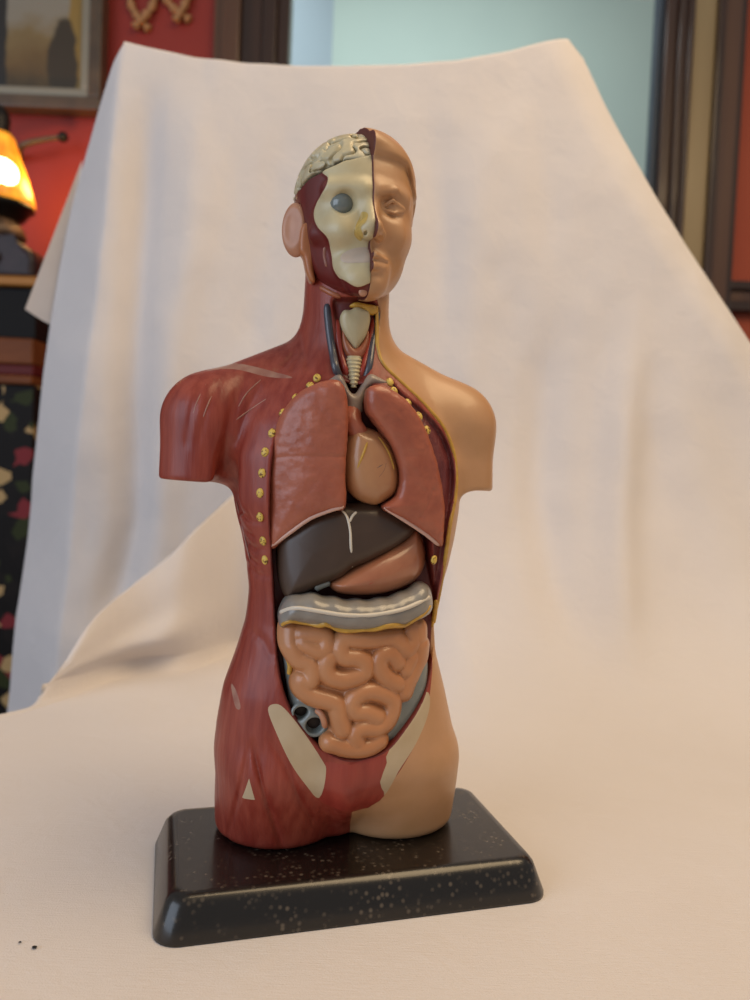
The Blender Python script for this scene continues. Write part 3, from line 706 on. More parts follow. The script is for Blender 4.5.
# ear, gland, hyoid strip
def earf(X, Y, Z):
    c = np.array([HX-25.0, -6.0, 291.5])
    a = .85; xr = (X-c[0])*math.cos(a)+(Y-c[1])*math.sin(a); yr = -(X-c[0])*math.sin(a)+(Y-c[1])*math.cos(a); z = Z-c[2]
    d = ell(xr, yr-z*.12, z, (0, 0, 0), (2.6, 5.8, 11))
    d = smin(d, ell(xr, yr, z, (.6, -.5, -6.5), (2.2, 4.2, 4.2)), 2)
    rim = np.hypot(np.sqrt((yr/.62)**2+(z)**2)-8.6, xr+1.4)-1.1
    d = smin(d, rim, 2.5)
    return smin(d, ell(xr, yr, z, (-1.0, 0, 0), (2.4, 4.6, 8.6)), 2)
V, Q = surf(earf, (HX-38, -18, 272), (HX-17, 10, 304), .4); V = relax(V, Q, 2, .5)
part('ear', V, Q, M['ear'], head)['label'] = 'tan ear on the muscle side'
gl, _ = organ('salivary_gland', [(301, 228), (309, 224), (317, 238), (321, 248), (315, 256), (313, 268), (315, 282), (310, 282), (306, 272), (303, 258), (299, 250)], -14, 4, 1.8, M['gland'], 0, .3, 3, parent=head, tilt=.0)
P = onpath([(325, 247), (324.5, 256), (327, 267)], 5, lift=-.1, f=skull2); tpart('jaw_tendon', P, .8*ramp_r(len(P)), M['tendon'], head, 8)
P = np.array([hit(x, y, skull2 if y < 287 else body, -.2) for x, y in ((320, 287), (327, 291), (333, 294), (341, 297))]); P = catmull(P, 5)
tpart('jaw_tendon', P, 1.25*ramp_r(len(P), .3), M['thyroid'], torso, 8)
blob('chin_cut', hit(363, 292, skull2, 0), (0, -1, .0), (1.9, 2.0, .9), M['ear'], head)
#@@SCENE@@
# ================================================================== THE WHITE CLOTH
def cmat():
    m = mat('white_cotton', 'cfc5b8', .85, spec=.15); nt = m.node_tree; b = nt.nodes['Principled BSDF']; tc = nt.nodes['Texture Coordinate']
    b.inputs['Sheen Weight'].default_value = .15
    n1 = nt.nodes.new('ShaderNodeTexNoise'); n1.inputs['Scale'].default_value = 9; n1.inputs['Detail'].default_value = 4
    n2 = nt.nodes.new('ShaderNodeTexNoise'); n2.inputs['Scale'].default_value = 1; n2.inputs['Detail'].default_value = 2
    n3 = nt.nodes.new('ShaderNodeTexNoise'); n3.inputs['Scale'].default_value = 1; n3.inputs['Detail'].default_value = 2
    for n, sc in ((n2, (1500, 1500, 90)), (n3, (70, 1500, 1500))):
        mp = nt.nodes.new('ShaderNodeMapping'); mp.inputs['Scale'].default_value = sc
        nt.links.new(tc.outputs['Object'], mp.inputs['Vector']); nt.links.new(mp.outputs[0], n.inputs['Vector'])
    nt.links.new(tc.outputs['Object'], n1.inputs['Vector'])
    mx = nt.nodes.new('ShaderNodeMix'); mx.data_type = 'RGBA'; mx.inputs['A'].default_value = lin('d8d2d0'); mx.inputs['B'].default_value = lin('d0c9c6')
    nt.links.new(n1.outputs['Fac'], mx.inputs['Factor']); nt.links.new(mx.outputs['Result'], b.inputs['Base Color'])
    ad = nt.nodes.new('ShaderNodeMath'); ad.operation = 'ADD'; nt.links.new(n2.outputs['Fac'], ad.inputs[0]); nt.links.new(n3.outputs['Fac'], ad.inputs[1])
    bp = nt.nodes.new('ShaderNodeBump'); bp.inputs['Strength'].default_value = .4; bp.inputs['Distance'].default_value = .0006
    nt.links.new(ad.outputs[0], bp.inputs['Height'])
    n4 = nt.nodes.new('ShaderNodeTexNoise'); n4.inputs['Scale'].default_value = 38; n4.inputs['Detail'].default_value = 5; n4.inputs['Distortion'].default_value = .6
    nt.links.new(tc.outputs['Object'], n4.inputs['Vector']); b2 = nt.nodes.new('ShaderNodeBump'); b2.inputs['Strength'].default_value = .35; b2.inputs['Distance'].default_value = .003
    nt.links.new(n4.outputs['Fac'], b2.inputs['Height']); nt.links.new(bp.outputs[0], b2.inputs['Normal']); nt.links.new(b2.outputs[0], b.inputs['Normal'])
    return m
M['cloth'] = cmat()
YB = .385
def i1(v, pts): pts = np.asarray(pts, float); o = np.argsort(pts[:, 0]); return np.interp(v, pts[o, 0], pts[o, 1])
def smooth1(f, lo, hi, n=400, w=.02):
    t = np.linspace(lo, hi, n); v = f(t); k = max(1, int(w/(hi-lo)*n)); g = np.exp(-np.linspace(-2, 2, 2*k+1)**2); g /= g.sum()
    v = np.convolve(np.pad(v, k, 'edge'), g, 'valid'); return lambda x: np.interp(x, t, v)
yS = lambda z: YB+.10*np.maximum(z, 0)
def pS(px, py, extra=0):               # where a sight line meets the leaning back sheet
    Y = YB
    for _ in range(5): q = w_y(px, py, Y); Y = yS(q[2])+extra
    return q
TOPL = np.array([pS(x, y)[[0, 2]] for x, y in [(125, 43), (150, 49), (200, 59), (250, 65), (300, 68), (350, 68), (400, 66), (450, 62), (500, 53), (540, 43), (570, 36)]])
ztop = smooth1(lambda x: np.interp(x, TOPL[:, 0], TOPL[:, 1]), TOPL[0, 0], TOPL[-1, 0], w=.003)
XL, XR = TOPL[0, 0], TOPL[-1, 0]
RS = np.array([pS(x, y)[[2, 0]] for x, y in [(570, 36), (584, 62), (600, 98), (625, 146), (650, 192), (675, 233), (700, 272), (725, 312), (750, 350), (800, 432), (850, 520), (900, 620), (950, 740)]])
xR = smooth1(lambda z: i1(z, RS), 0, RS[0, 0], w=.01)
LB = np.array([pS(x, y)[[2, 0]] for x, y in [(125, 43), (121, 80), (116, 130), (108, 210), (98, 300), (86, 390), (70, 480), (56, 590), (44, 690), (36, 800)]])
xB = smooth1(lambda z: i1(z, LB), LB[-1, 0], LB[0, 0], w=.02)
LS = np.array([pS(x, y, .06*min(1, max(0, (y-43)/160)))[[2, 0]] for x, y in [(125.5, 43), (112, 62), (100, 98), (84, 150), (68, 204), (50, 262), (40, 305), (32, 350), (20, 420), (9, 480), (0, 530), (-12, 610), (-24, 700), (-40, 820)]])
xLs = smooth1(lambda z: i1(z, LS), LS[-1, 0], LS[0, 0], w=.015)
XT = pS(335, 560)[0]
def gau(v, w): return np.exp(-(v/w)**2)
def line_x(z, pts):
    q = np.array([pS(x, y)[[2, 0]] for x, y in pts]); return i1(z, q)
FOLDS = [  # (polyline in the sheet, width m, depth m: + is a valley away from the viewer)
    ([(150, 60), (140, 200), (128, 400), (124, 520), (92, 640)], .018, .017), ([(200, 70), (190, 250), (165, 420), (150, 560), (140, 690)], .020, -.008),
    ([(300, 75), (285, 150), (262, 260), (240, 360)], .022, .005), ([(230, 66), (218, 150), (205, 280)], .016, -.003),
    ([(640, 300), (630, 350), (615, 475), (600, 580), (583, 670), (574, 760)], .019, -.016), ([(560, 300), (545, 360), (537, 500), (548, 640), (566, 745)], .022, .012),
    ([(540, 60), (544, 140), (550, 260)], .020, .004), 
    ([(660, 300), (690, 450), (720, 620), (740, 760)], .030, -.007), ([(500, 80), (480, 180), (470, 280), (468, 420)], .024, -.005), ([(430, 80), (440, 200), (445, 330)], .02, .004)]
FZ = [(np.array([pS(x, y)[[2, 0]] for x, y in p]), w, d) for p, w, d in FOLDS]
def relief(x, z):
    o = np.zeros_like(x)
    for q, w, d in FZ:
        zz0, zz1 = q[:, 0].min(), q[:, 0].max()
        e = sstep(z, zz0-.03, zz0+.05)*(1-sstep(z, zz1-.15, zz1+.01))
        o += d*e*gau(x-i1(z, q), w)
    o += .0024*noise3(x*14+5, z*9+3, x*0+2.5)+.0011*noise3(x*42+5, z*31+3, x*0+7.5)
    return o
def backs(x, z, fold=True):                       # the hanging sheet: leaning plane, folds, turned back round its two corners
    y = yS(z)+(relief(x, z) if fold else 0)
    dl = np.maximum(0, xB(z)-x); y = y+np.sqrt(dl*dl+.00004)*1.15-.0073
    dr = np.maximum(0, x-(xR(z)-.035)); y = y+dr*dr*7
    return y
FOOT = np.array([w_z(x, y, .002)[:2] for x, y in [(0, 708), (40, 699), (75, 690), (112, 674), (150, 668), (190, 667), (225, 650)]])
FT = np.concatenate([[[-.9, -.35]], [[-.42, .06]], FOOT, [[XT+.02, .372], [.06, .365], [.2, .36], [.45, .36], [.9, .36]]])
yfoot = smooth1(lambda x: np.interp(x, FT[:, 0], FT[:, 1]), -.9, .9, 900, .03)
def rise_z():
    P = []
    for px, py in [(44, 695), (58, 671), (75, 646), (84, 629), (105, 607), (140, 579), (175, 551), (210, 516), (233, 494), (300, 430), (322, 385), (336, 318)]:
        Y = .33
        for _ in range(8): q = w_y(px, py, Y); Y = .5*Y+.5*(float(yfoot(q[0]))+.05*q[2])
        P.append((q[0], q[2]))
    return np.array([[-1, 0], [P[0][0]-.004, 0]]+P)
RZ = rise_z()
zfold = smooth1(lambda x: np.interp(x, RZ[:, 0], RZ[:, 1]), -.9, .4, 1600, .009)
def table_relief(x, y):
    o = .0020*noise3(x*11+3, y*11+7, x*0+1.5)+.0009*noise3(x*34+3, y*34+7, x*0+4.5)
    near = np.exp(-((x/.17)**6+((y)/.14)**6))
    o = o*(1-near)-.0002
    a = w_z(545, 806, 0); o += .0010*np.exp(-((y-a[1])/.008)**2)*gau(x-a[0], .03)
    return o
def cloth():
    V, F = [], []
    def grid(P):
        n, k = P.shape[:2]; b = sum(len(v) for v in V); V.append(P.reshape(-1, 3))
        I = np.arange(n*k).reshape(n, k)+b
        F.append(np.stack([I[:-1, :-1], I[1:, :-1], I[1:, 1:], I[:-1, 1:]], -1).reshape(-1, 4))
    # A. hanging sheet on the left: from the top edge down past the far edge of the table
    nz_, nx_ = 200, 150
    rows = []
    t = np.linspace(0, 1, nz_); u = np.linspace(0, 1, nx_)
    for r in range(-10, nz_):
        v = t[max(r, 0)]
        zt = ztop(np.clip(XL+u**.8*(XT-XL), XL, XR)); z = zt+(-.45-zt)*v
        xl = xLs(np.clip(z, LS[-1, 0], LS[0, 0])); xl = np.where(z > LS[0, 0], XL, xl); xl = np.minimum(xl, XL+(z-LS[0, 0])*.0)
        uu = u**.8; x = xl+uu*(XT-xl)
        y = backs(x, z)+.030*(1-sstep(z, .06, .30))
        if r < 0:                      # rolled over the top and hanging behind
            a = -r/10*math.pi*.5 if r > -7 else math.pi*.5
            y = y+.006*(1-math.cos(min(a*1.6, math.pi)))*1.0+(.01*(-r-6) if r < -6 else 0)
            z = z+.004*math.sin(min(a*1.6, math.pi))-(.09*(-r-6) if r < -6 else 0)
        rows.append(np.stack([x, y, z], -1))
    grid(np.array(rows))
    # a turned-back corner of the sheet on the far left
    c0 = pS(25, 309, .085); A = pS(66, 320, .10); B = pS(80, 320, .10); D = pS(82, 160, .085)
    P = np.zeros((14, 14, 3))
    for i, a in enumerate(np.linspace(0, 1, 14)):
        for j, b_ in enumerate(np.linspace(0, 1, 14)):
            P[i, j] = (1-a)*D+a*((1-b_)*c0+b_*B); P[i, j, 1] += .010*math.sin(b_*math.pi)*a; P[i, j, 2] -= .012*math.sin(b_*math.pi*.9)*a
    grid(P)
    # B. the sheet over the table and, right of the figure, sweeping up to the top edge
    u = np.concatenate([np.linspace(-.62, XT, 190), XT+.002+np.linspace(0, 1, 230)*1.0])
    ti = np.linspace(-.62, XT, 190)
    L = []
    ns = 150
    def column(xfun, ztopv, yf, R):
        # arc-length table -> bend -> rise, returned as (x, y, z)
        s1 = np.concatenate([np.linspace(-.5, yf-R, 90)]); pts = [(y, 0.0, 0) for y in s1]
        lean = math.atan(1/.10)
        for a in np.linspace(0, lean, 26)[1:]: pts.append((yf-R+R*math.sin(a), R*(1-math.cos(a)), 1))
        y0, z0 = pts[-1][:2]
        return np.array(pts), y0, z0
    # B1 left of the join
    LN = lambda h: .05+.06*float(sstep(h, .16, .34))
    rows = []; XP = float(w_z(165, 665, 0)[0])
    for x in ti:
        yf = float(yfoot(x)); zt = float(zfold(x)); R = .016
        ys = np.linspace(-.5, yf-R, 90); col = [(x, y, 0.0, 0.0) for y in ys]
        h = max(zt, .0)
        if h < .003:
            for k in range(1, 60):     # far edge of the table top: the cloth turns down
                a = min(k/12, 1)*math.pi/2; col.append((x, yf-R+.012*math.sin(a)*1.3, -.012*(1-math.cos(a))-max(0, k-12)*.006, 1))
        else:
            w = sstep(h, .012, .05)
            for k in range(1, 60):
                if k <= 14:
                    a = k/14*1.35; col.append((x, yf-R+R*math.sin(a), min(R*(1-math.cos(a)), h), 1))
                elif k <= 42:
                    f = (k-14)/28; z = R*(1-math.cos(1.35))+f*max(h-R*(1-math.cos(1.35)), 0); bul = .010*math.sin(f*math.pi)*w+.018*math.exp(-((f-.22)/.16)**2)*math.exp(-((x-XP)/.035)**2)*w
                    col.append((x, yf-R+R*math.sin(1.35)+LN(h)*z-bul, z, 1))
                else:
                    f = (k-42)/17; y0, z0 = yf+LN(h)*h, h; col.append((x, y0+.006*math.sin(f*math.pi)*.7+.006*f, z0+.003*math.sin(min(1, f*2)*math.pi)-f*min(h*.6, .06), 1))
        rows.append(col)
    A = np.array(rows); P = A[:, :, :3].copy(); tb = A[:, :, 3] == 0
    P[:, :, 2] += np.where(tb, table_relief(P[:, :, 0], P[:, :, 1]), 0)
    P[:, :, 1] += np.where(~tb & (P[:, :, 2] > .02), relief(P[:, :, 0], P[:, :, 2]+.1)*.3, 0)
    grid(P)
    # B2 right of the join
    rows = []
    for q in np.linspace(0, 1.04, 240):
        col = []
        x0 = XT+q*(.75-XT); yf = float(yfoot(x0)); R = .05+.17*sstep(q, .02, .22)
        xtab = XT+q*(.95-XT)
        ys = np.linspace(-.5, yf-R, 90)
        zt = float(ztop(np.clip(XT+q*(XR-XT), XT, XR)))-max(0, q-1)*.45
        def xat(z): return XT+q*(xR(np.clip(z, 0, RS[0, 0]))-XT)
        for y in ys: col.append((float(xat(0.0))*1.0, y, 0.0, 0))
        zc_ = R*1.35; p0 = np.array([yf-R, 0.0]); p3 = np.array([yS(zc_), zc_]); tg = np.array([.0995, .995])
        p1 = p0+np.array([R*.72, 0]); p2 = p3-tg*R*.85
        for f in np.linspace(0, 1, 60)[1:]:
            p = (1-f)**3*p0+3*(1-f)**2*f*p1+3*(1-f)*f*f*p2+f**3*p3; x = float(xat(p[1]))
            col.append((x, float(p[0])+float(backs(np.array([x]), np.array([p[1]]), False)[0]-yS(p[1]))*f*f, float(p[1]), .5))
        z0 = col[-1][2]
        for f in np.linspace(0, 1, 130)[1:]:
            z = z0+f*(zt-z0); x = float(xat(z)); col.append((x, float(backs(np.array([x]), np.array([z]), False)[0]), z, 1))
        x, y, z = col[-1][:3]
        for k in range(1, 11):
            a = min(k*.16*math.pi, math.pi); col.append((x, y+.006*(1-math.cos(a))+max(0, k-6)*.01, z+.004*math.sin(a)-max(0, k-6)*.09, 2))
        rows.append(col)
    A = np.array(rows); P = A[:, :, :3].copy(); k_ = A[:, :, 3]
    rel = table_relief(P[:, :, 0], P[:, :, 1]); P[:, :, 2] += np.where(k_ == 0, rel, 0)
    P[:, :, 1] += np.where(k_ >= .5, relief(P[:, :, 0], P[:, :, 2])*sstep(P[:, :, 2], .004, .09), 0)
    grid(P)
    V_, F_ = np.concatenate(V), np.concatenate(F)
    return meshobj('cloth', V_, F_, M['cloth'], None, None, 1.0)
tag(cloth(), 'white cotton cloth draped over a tall support behind the model and spread under its plinth', 'cloth')
# ================================================================== THE ROOM BEHIND
W0 = 1.45                              # distance of the red wall
BM = {}
BM['red'] = mat('red_wall_paint', '8e2a20', .6, col2='962f24', nscale=(3, 3, 3))
BM['orange'] = mat('orange_red_wall_paint', 'a8482c', .6, col2='b04f31', nscale=(3, 3, 3))
BM['wood'] = mat('dark_wood', '2e1c14', .35, col2='41291d', nscale=(30, 30, 2), coat=.3)
BM['woodmid'] = mat('brown_wood', '54382a', .3, col2='64452f', nscale=(24, 24, 2), coat=.4)
BM['woodlt'] = mat('gilded_wood', '97815a', .28, col2='a38c64', nscale=(20, 20, 1.5), coat=.5)
BM['aqua'] = mat('aqua_wall_paint', 'a2b3aa', .7, col2='a7b8ae', nscale=(2, 2, 2))
BM['blue'] = mat('pale_blue_wall_paint', 'a0b0b8', .7)
BM['bluedge'] = mat('blue_edge_paint', '2c3a48', .5)
def boxes(name, L, m, parent=None, bev=.002):
    bm = bmesh.new()
    for lo, hi in L: box(bm, lo, hi, bev)
    return bm_obj(name, bm, m, parent)
def struct(o): o['kind'] = 'structure'; return o
fx = lambda px, py=150, Y=W0: float(w_y(px, py, Y)[0])
fz = lambda px, py, Y=W0: float(w_y(px, py, Y)[2])
FLZ = -.75
DL, DR = fx(289, 30), fx(656, 100)
struct(boxes('floor', [((-3, -1.6, FLZ-.1), (3, 4.2, FLZ))], BM['wood'], None, 0))
struct(boxes('wall_back', [((-3, W0, FLZ), (DL-.06, W0+.12, 2.0))], BM['red'], None, 0))
struct(boxes('wall_right', [((DR+.06, W0, FLZ), (3, W0+.12, 2.0))], BM['orange'], None, 0))
struct(boxes('wall_lintel', [((DL-.06, W0, 1.45), (DR+.06, W0+.12, 2.0))], BM['red'], None, 0))
# room beyond the opening
cx_ = fx(333, 30, 3.2)
bm = bmesh.new(); box(bm, (cx_, 3.2, FLZ), (3, 3.3, 2.4)); struct(bm_obj('wall_far', bm, BM['aqua']))
bm = bmesh.new(); vs = [bm.verts.new(p) for p in ((cx_, 3.2, FLZ), (cx_-.75, 2.3, FLZ), (cx_-.75, 2.3, 2.4), (cx_, 3.2, 2.4), (cx_, 3.32, FLZ), (cx_-.87, 2.3, FLZ), (cx_-.87, 2.3, 2.4), (cx_, 3.32, 2.4))]
for f in ((0, 1, 2, 3), (4, 7, 6, 5), (1, 5, 6, 2), (0, 3, 7, 4), (3, 2, 6, 7), (0, 4, 5, 1)): bm.faces.new([vs[k] for k in f])
struct(bm_obj('wall_far_left', bm, BM['blue']))
# door casing left and right, built of stepped mouldings
def casing(name, cols, y_front):
    root = empty(name, (0, 0, 0)); root['kind'] = 'structure'
    for k, (x0, x1, dep, m, nm) in enumerate(cols):
        boxes(nm, [((x0, W0-dep, FLZ), (x1, W0+.02, 1.6))], m, root, .004)
    return root
xa = [fx(p, 30, W0-.045) for p in (212, 222, 240, 262, 276, 289)]
casing('trim_1', [(xa[0], xa[1]+.001, .030, BM['woodmid'], 'outer_bead'), (xa[1], xa[2]+.001, .055, BM['woodmid'], 'moulding'), (xa[2], xa[3]+.001, .04, BM['wood'], 'flat_board'), (xa[3], xa[4]+.001, .05, BM['wood'], 'moulding'), (xa[4], xa[5], .035, BM['wood'], 'inner_bead')], 0)
xb = [fx(p, 150, W0-.05) for p in (656, 663, 674, 682, 687, 710, 717, 735, 743)]
casing('trim_2', [(xb[0], xb[1]+.001, .012, BM['bluedge'], 'inner_bead'), (xb[1], xb[2]+.001, .03, BM['wood'], 'jamb_board'), (xb[2], xb[3]+.001, .045, BM['wood'], 'moulding'), (xb[3], xb[4]+.001, .055, BM['wood'], 'moulding'), (xb[4], xb[5]+.001, .045, BM['woodlt'], 'flat_board'), (xb[5], xb[6]+.001, .06, BM['wood'], 'moulding'), (xb[6], xb[7]+.001, .05, BM['woodmid'], 'moulding'), (xb[7], xb[8], .035, BM['wood'], 'outer_bead')], 0)
zr = [fz(745, p) for p in (284, 293, 304, 314)]
rt = empty('trim_3'); rt['kind'] = 'structure'
boxes('rail_bead', [((xb[8], W0-.03, zr[1]), (2.5, W0+.01, zr[0]))], BM['wood'], rt, .003)
boxes('rail_board', [((xb[8], W0-.02, zr[2]), (2.5, W0+.01, zr[1]))], BM['woodmid'], rt, .003)
boxes('rail_bead', [((xb[8], W0-.03, zr[3]), (2.5, W0+.01, zr[2]))], BM['wood'], rt, .003)
# ---- framed picture
pr, pb = fx(103, 80, W0-.03), fz(60, 111, W0-.03); pl, pt = pr-.62, pb+.62
pic = tag(empty('framed_picture', ((pl+pr)/2, W0, pb)), 'framed landscape picture in a silver and dark wood frame on red wall', 'picture')
def fr(o): o.location = -Vector(pic.location); return o
def ring(name, x0, z0, x1, z1, w, y0, y1, m, bev=.004):
    return fr(boxes(name, [((x0, y0, z0), (x1, y1, z0+w)), ((x0, y0, z1-w), (x1, y1, z1)), ((x0, y0, z0+w-.001), (x0+w, y1, z1-w+.001)), ((x1-w, y0, z0+w-.001), (x1, y1, z1-w+.001))], m, pic, bev))
BM['frame'] = mat('dark_frame_wood', '4a3d30', .35, col2='5b4a38', nscale=(20, 20, 20), coat=.3); BM['silver'] = mat('silver_leaf', '9a9383', .35, metal=.5)
ring('outer_frame', pl, pb, pr, pt, .03, W0-.045, W0-.002, BM['frame'])
ring('inner_frame', pl+.028, pb+.028, pr-.028, pt-.028, .022, W0-.038, W0-.004, BM['silver'])
def painting():
    m = mat('landscape_paint', '7d7668', .5); nt = m.node_tree; b = nt.nodes['Principled BSDF']; tc = nt.nodes['Texture Coordinate']
    sx = nt.nodes.new('ShaderNodeSeparateXYZ'); nt.links.new(tc.outputs['Generated'], sx.inputs[0])
    nz = nt.nodes.new('ShaderNodeTexNoise'); nz.inputs['Scale'].default_value = 7; nz.inputs['Detail'].default_value = 5; nt.links.new(tc.outputs['Generated'], nz.inputs['Vector'])
    def math_(op, a, b_):
        n = nt.nodes.new('ShaderNodeMath'); n.operation = op
        for k, v in enumerate((a, b_)):
            if hasattr(v, 'is_linked'): nt.links.new(v, n.inputs[k])
            else: n.inputs[k].default_value = v
        return n.outputs[0]
    zz = math_('ADD', sx.outputs['Z'], math_('MULTIPLY', math_('SUBTRACT', nz.outputs['Fac'], .5), .28))
    r = nt.nodes.new('ShaderNodeValToRGB'); cr = r.color_ramp; cr.elements[0].position = 0; cr.elements[0].color = lin('4a3c26'); cr.elements[1].position = 1; cr.elements[1].color = lin('7e7b72')
    for p, c in ((.13, '6b5531'), (.24, '7d6a45'), (.33, '8c8577'), (.6, '8f8a80')): e = cr.elements.new(p); e.color = lin(c)
    nt.links.new(zz, r.inputs['Fac'])
    def blobm(cx, cz, rx, rz, col, prev):
        dx = math_('DIVIDE', math_('SUBTRACT', sx.outputs['X'], cx), rx); dz = math_('DIVIDE', math_('SUBTRACT', sx.outputs['Z'], cz), rz)
        q = math_('ADD', math_('ADD', math_('MULTIPLY', dx, dx), math_('MULTIPLY', dz, dz)), math_('MULTIPLY', math_('SUBTRACT', nz.outputs['Fac'], .5), 1.4))
        rr = nt.nodes.new('ShaderNodeValToRGB'); rr.color_ramp.elements[0].position = .7; rr.color_ramp.elements[0].color = (1, 1, 1, 1); rr.color_ramp.elements[1].position = 1.0; rr.color_ramp.elements[1].color = (0, 0, 0, 1)
        nt.links.new(q, rr.inputs['Fac']); mx = nt.nodes.new('ShaderNodeMix'); mx.data_type = 'RGBA'; nt.links.new(rr.outputs[0], mx.inputs['Factor']); nt.links.new(prev, mx.inputs['A']); mx.inputs['B'].default_value = lin(col); return mx.outputs['Result']
    c = blobm(.97, .5, .05, .6, '8f7438', r.outputs[0]); c = blobm(.90, .12, .07, .2, '3a3020', c); c = blobm(.60, .4, .06, 1.2, '26221e', c)
    nt.links.new(c, b.inputs['Base Color']); return m
fr(boxes('painting', [((pl+.045, W0-.02, pb+.045), (pr-.045, W0-.006, pt-.045))], painting(), pic, 0))
# ---- two crossed rope ornaments hanging on the red wall
BM['rope'] = mat('tan_rope', 'b98a5e', .6, col2='9a6e46', nscale=(300, 300, 300), bump=.4)
def ornament(px, py, s, rot, lab):
    c = w_y(px, py, W0-.012)
    th = np.linspace(-.62, math.pi+.62, 60); loop = []
    for t in np.linspace(-1, 1, 60):                   # a loop open below whose two ends cross
        a = t*2.5; x = .030*math.sin(a)*(1 if abs(t) < 1 else 1); z = .040*math.cos(a)
        loop.append((x, .006*t, z))
    loop = [(-.016, -.005, -.062), (-.004, -.005, -.048), (.010, -.005, -.034), (.024, -.002, -.012), (.029, 0, .012), (.022, .002, .034), (.0, .003, .046), (-.022, .002, .034), (-.029, 0, .012), (-.024, .002, -.012), (-.010, .005, -.034), (.004, .005, -.048), (.016, .005, -.062)]
    P = catmull(np.array(loop)*s, 6); ca, sa = math.cos(rot), math.sin(rot)
    Q_ = np.stack([ca*P[:, 0]-sa*P[:, 2], P[:, 1], sa*P[:, 0]+ca*P[:, 2]], -1)
    o = tube('rope_ornament', Q_, .0108*s*np.clip(.8+.2*np.sin(np.arange(len(Q_))*1.1), .5, 1), BM['rope'], None, 10, False, 1.0); o.location = c
    return tag(o, lab, 'ornament', 'rope ornaments on the red wall')
ornament(142, 2, .98, .02, 'tan crossed-end rope loop on red wall, the one nearer the framed picture')
ornament(177, -6, 1.0, .25, 'tan crossed-end rope loop on red wall, the one nearer the dark door casing')
# ---- lamp, its carved stand, the wall arm, the cabinet
YL = 1.25
lz = lambda py: fz(5, py, YL); lx = lambda px: fx(px, 200, YL)
def lathe(name, prof, c, m, parent=None, n=40, squash=1):
    bm = bmesh.new(); rings = []
    for r, z in prof: rings.append([bm.verts.new((c[0]+r*math.cos(2*math.pi*k/n), c[1]+r*squash*math.sin(2*math.pi*k/n), z)) for k in range(n)])
    for A, B in zip(rings, rings[1:]):
        for k in range(n): bm.faces.new((A[k], A[(k+1) % n], B[(k+1) % n], B[k]))
    bm.faces.new(rings[0][::-1]); bm.faces.new(rings[-1])
    return bm_obj(name, bm, m, parent, smooth=True)
BM['amber'] = mat('amber_glass', 'c97818', .4, emit='ff9a1e', estr=1.2)
def amber():
    m = BM['amber']; nt = m.node_tree; b = nt.nodes['Principled BSDF']; tc = nt.nodes['Texture Coordinate']
    n = nt.nodes.new('ShaderNodeTexNoise'); n.inputs['Scale'].default_value = 26; n.inputs['Detail'].default_value = 4; nt.links.new(tc.outputs['Object'], n.inputs['Vector'])
    r = nt.nodes.new('ShaderNodeValToRGB'); r.color_ramp.elements[0].position = .35; r.color_ramp.elements[0].color = lin('8a3a06'); r.color_ramp.elements[1].position = .65; r.color_ramp.elements[1].color = lin('ffb030')
    nt.links.new(n.outputs['Fac'], r.inputs['Fac']); nt.links.new(r.outputs[0], b.inputs['Emission Color'])
amber()
BM['black'] = mat('blackened_metal', '16120f', .4, metal=.3); BM['bulb'] = mat('glowing_bulb', 'fff2d0', .4, emit='ffe6b0', estr=9)
BM['carved'] = mat('carved_purple_brown_wood', '241a1c', .4, col2='352729', nscale=(30, 30, 30), spec=.3); BM['stone'] = mat('mottled_lamp_foot', '7d6047', .5, col2='4a382a', nscale=(60, 60, 60), nfac=(.4, .6))
lc = (lx(-2), YL)
px_m = (YL-CAM[1])/FPX
lamp = tag(empty('table_lamp', (lc[0], lc[1], lz(236))), 'lit table lamp with flaring amber glass shade beside the cloth', 'lamp')
def lp(o): o.location = -Vector(lamp.location); return o
lp(lathe('foot', [(25*px_m, lz(239.4)), (27*px_m, lz(236)), (24*px_m, lz(228)), (18*px_m, lz(221)), (14*px_m, lz(219))], lc, BM['stone'], lamp))
lp(lathe('stem', [(14*px_m, lz(222)), (25*px_m, lz(218)), (29*px_m, lz(211)), (34*px_m, lz(208)), (33*px_m, lz(205)), (14*px_m, lz(204))], lc, BM['black'], lamp))
lp(lathe('lamp_shade', [(33*px_m, lz(206)), (34*px_m, lz(203)), (31.5*px_m, lz(192)), (26.5*px_m, lz(175)), (20.5*px_m, lz(158)), (17*px_m, lz(147)), (14*px_m, lz(138)), (11*px_m, lz(134))], lc, BM['amber'], lamp))
lp(lathe('cap', [(11*px_m, lz(137)), (9*px_m, lz(130)), (10*px_m, lz(120)), (8*px_m, lz(112)), (3*px_m, lz(106))], lc, BM['black'], lamp))
bm = bmesh.new(); bmesh.ops.create_uvsphere(bm, u_segments=24, v_segments=14, radius=1)
for v in bm.verts: v.co = Vector((lc[0]+9*px_m+v.co.x*19*px_m, lc[1]-19*px_m+v.co.y*12*px_m, lz(182)+v.co.z*16*px_m))
lp(bm_obj('glowing_panel', bm, BM['bulb'], lamp, True))
# wall arm
a0, a1 = w_y(22, 146, W0-.05), w_y(63, 137, W0-.05)
arm = tag(empty('wall_hook', tuple(a0)), 'thin dark wall hook with a black knob on red wall beside the lamp', 'hook')
P = catmull(np.array([a0+np.array([-.03, .05, -.01]), a0, a0*.5+a1*.5+np.array([0, 0, .004]), a1]), 6)
o = tube('rod', P-a0, np.linspace(.009, .005, len(P)), BM['frame'], arm, 10, False, 1.0)
bm = bmesh.new(); bmesh.ops.create_uvsphere(bm, u_segments=16, v_segments=10, radius=.012)
for v in bm.verts: v.co = v.co*1.0+Vector(a1-a0)
bm_obj('knob', bm, BM['black'], arm, True)
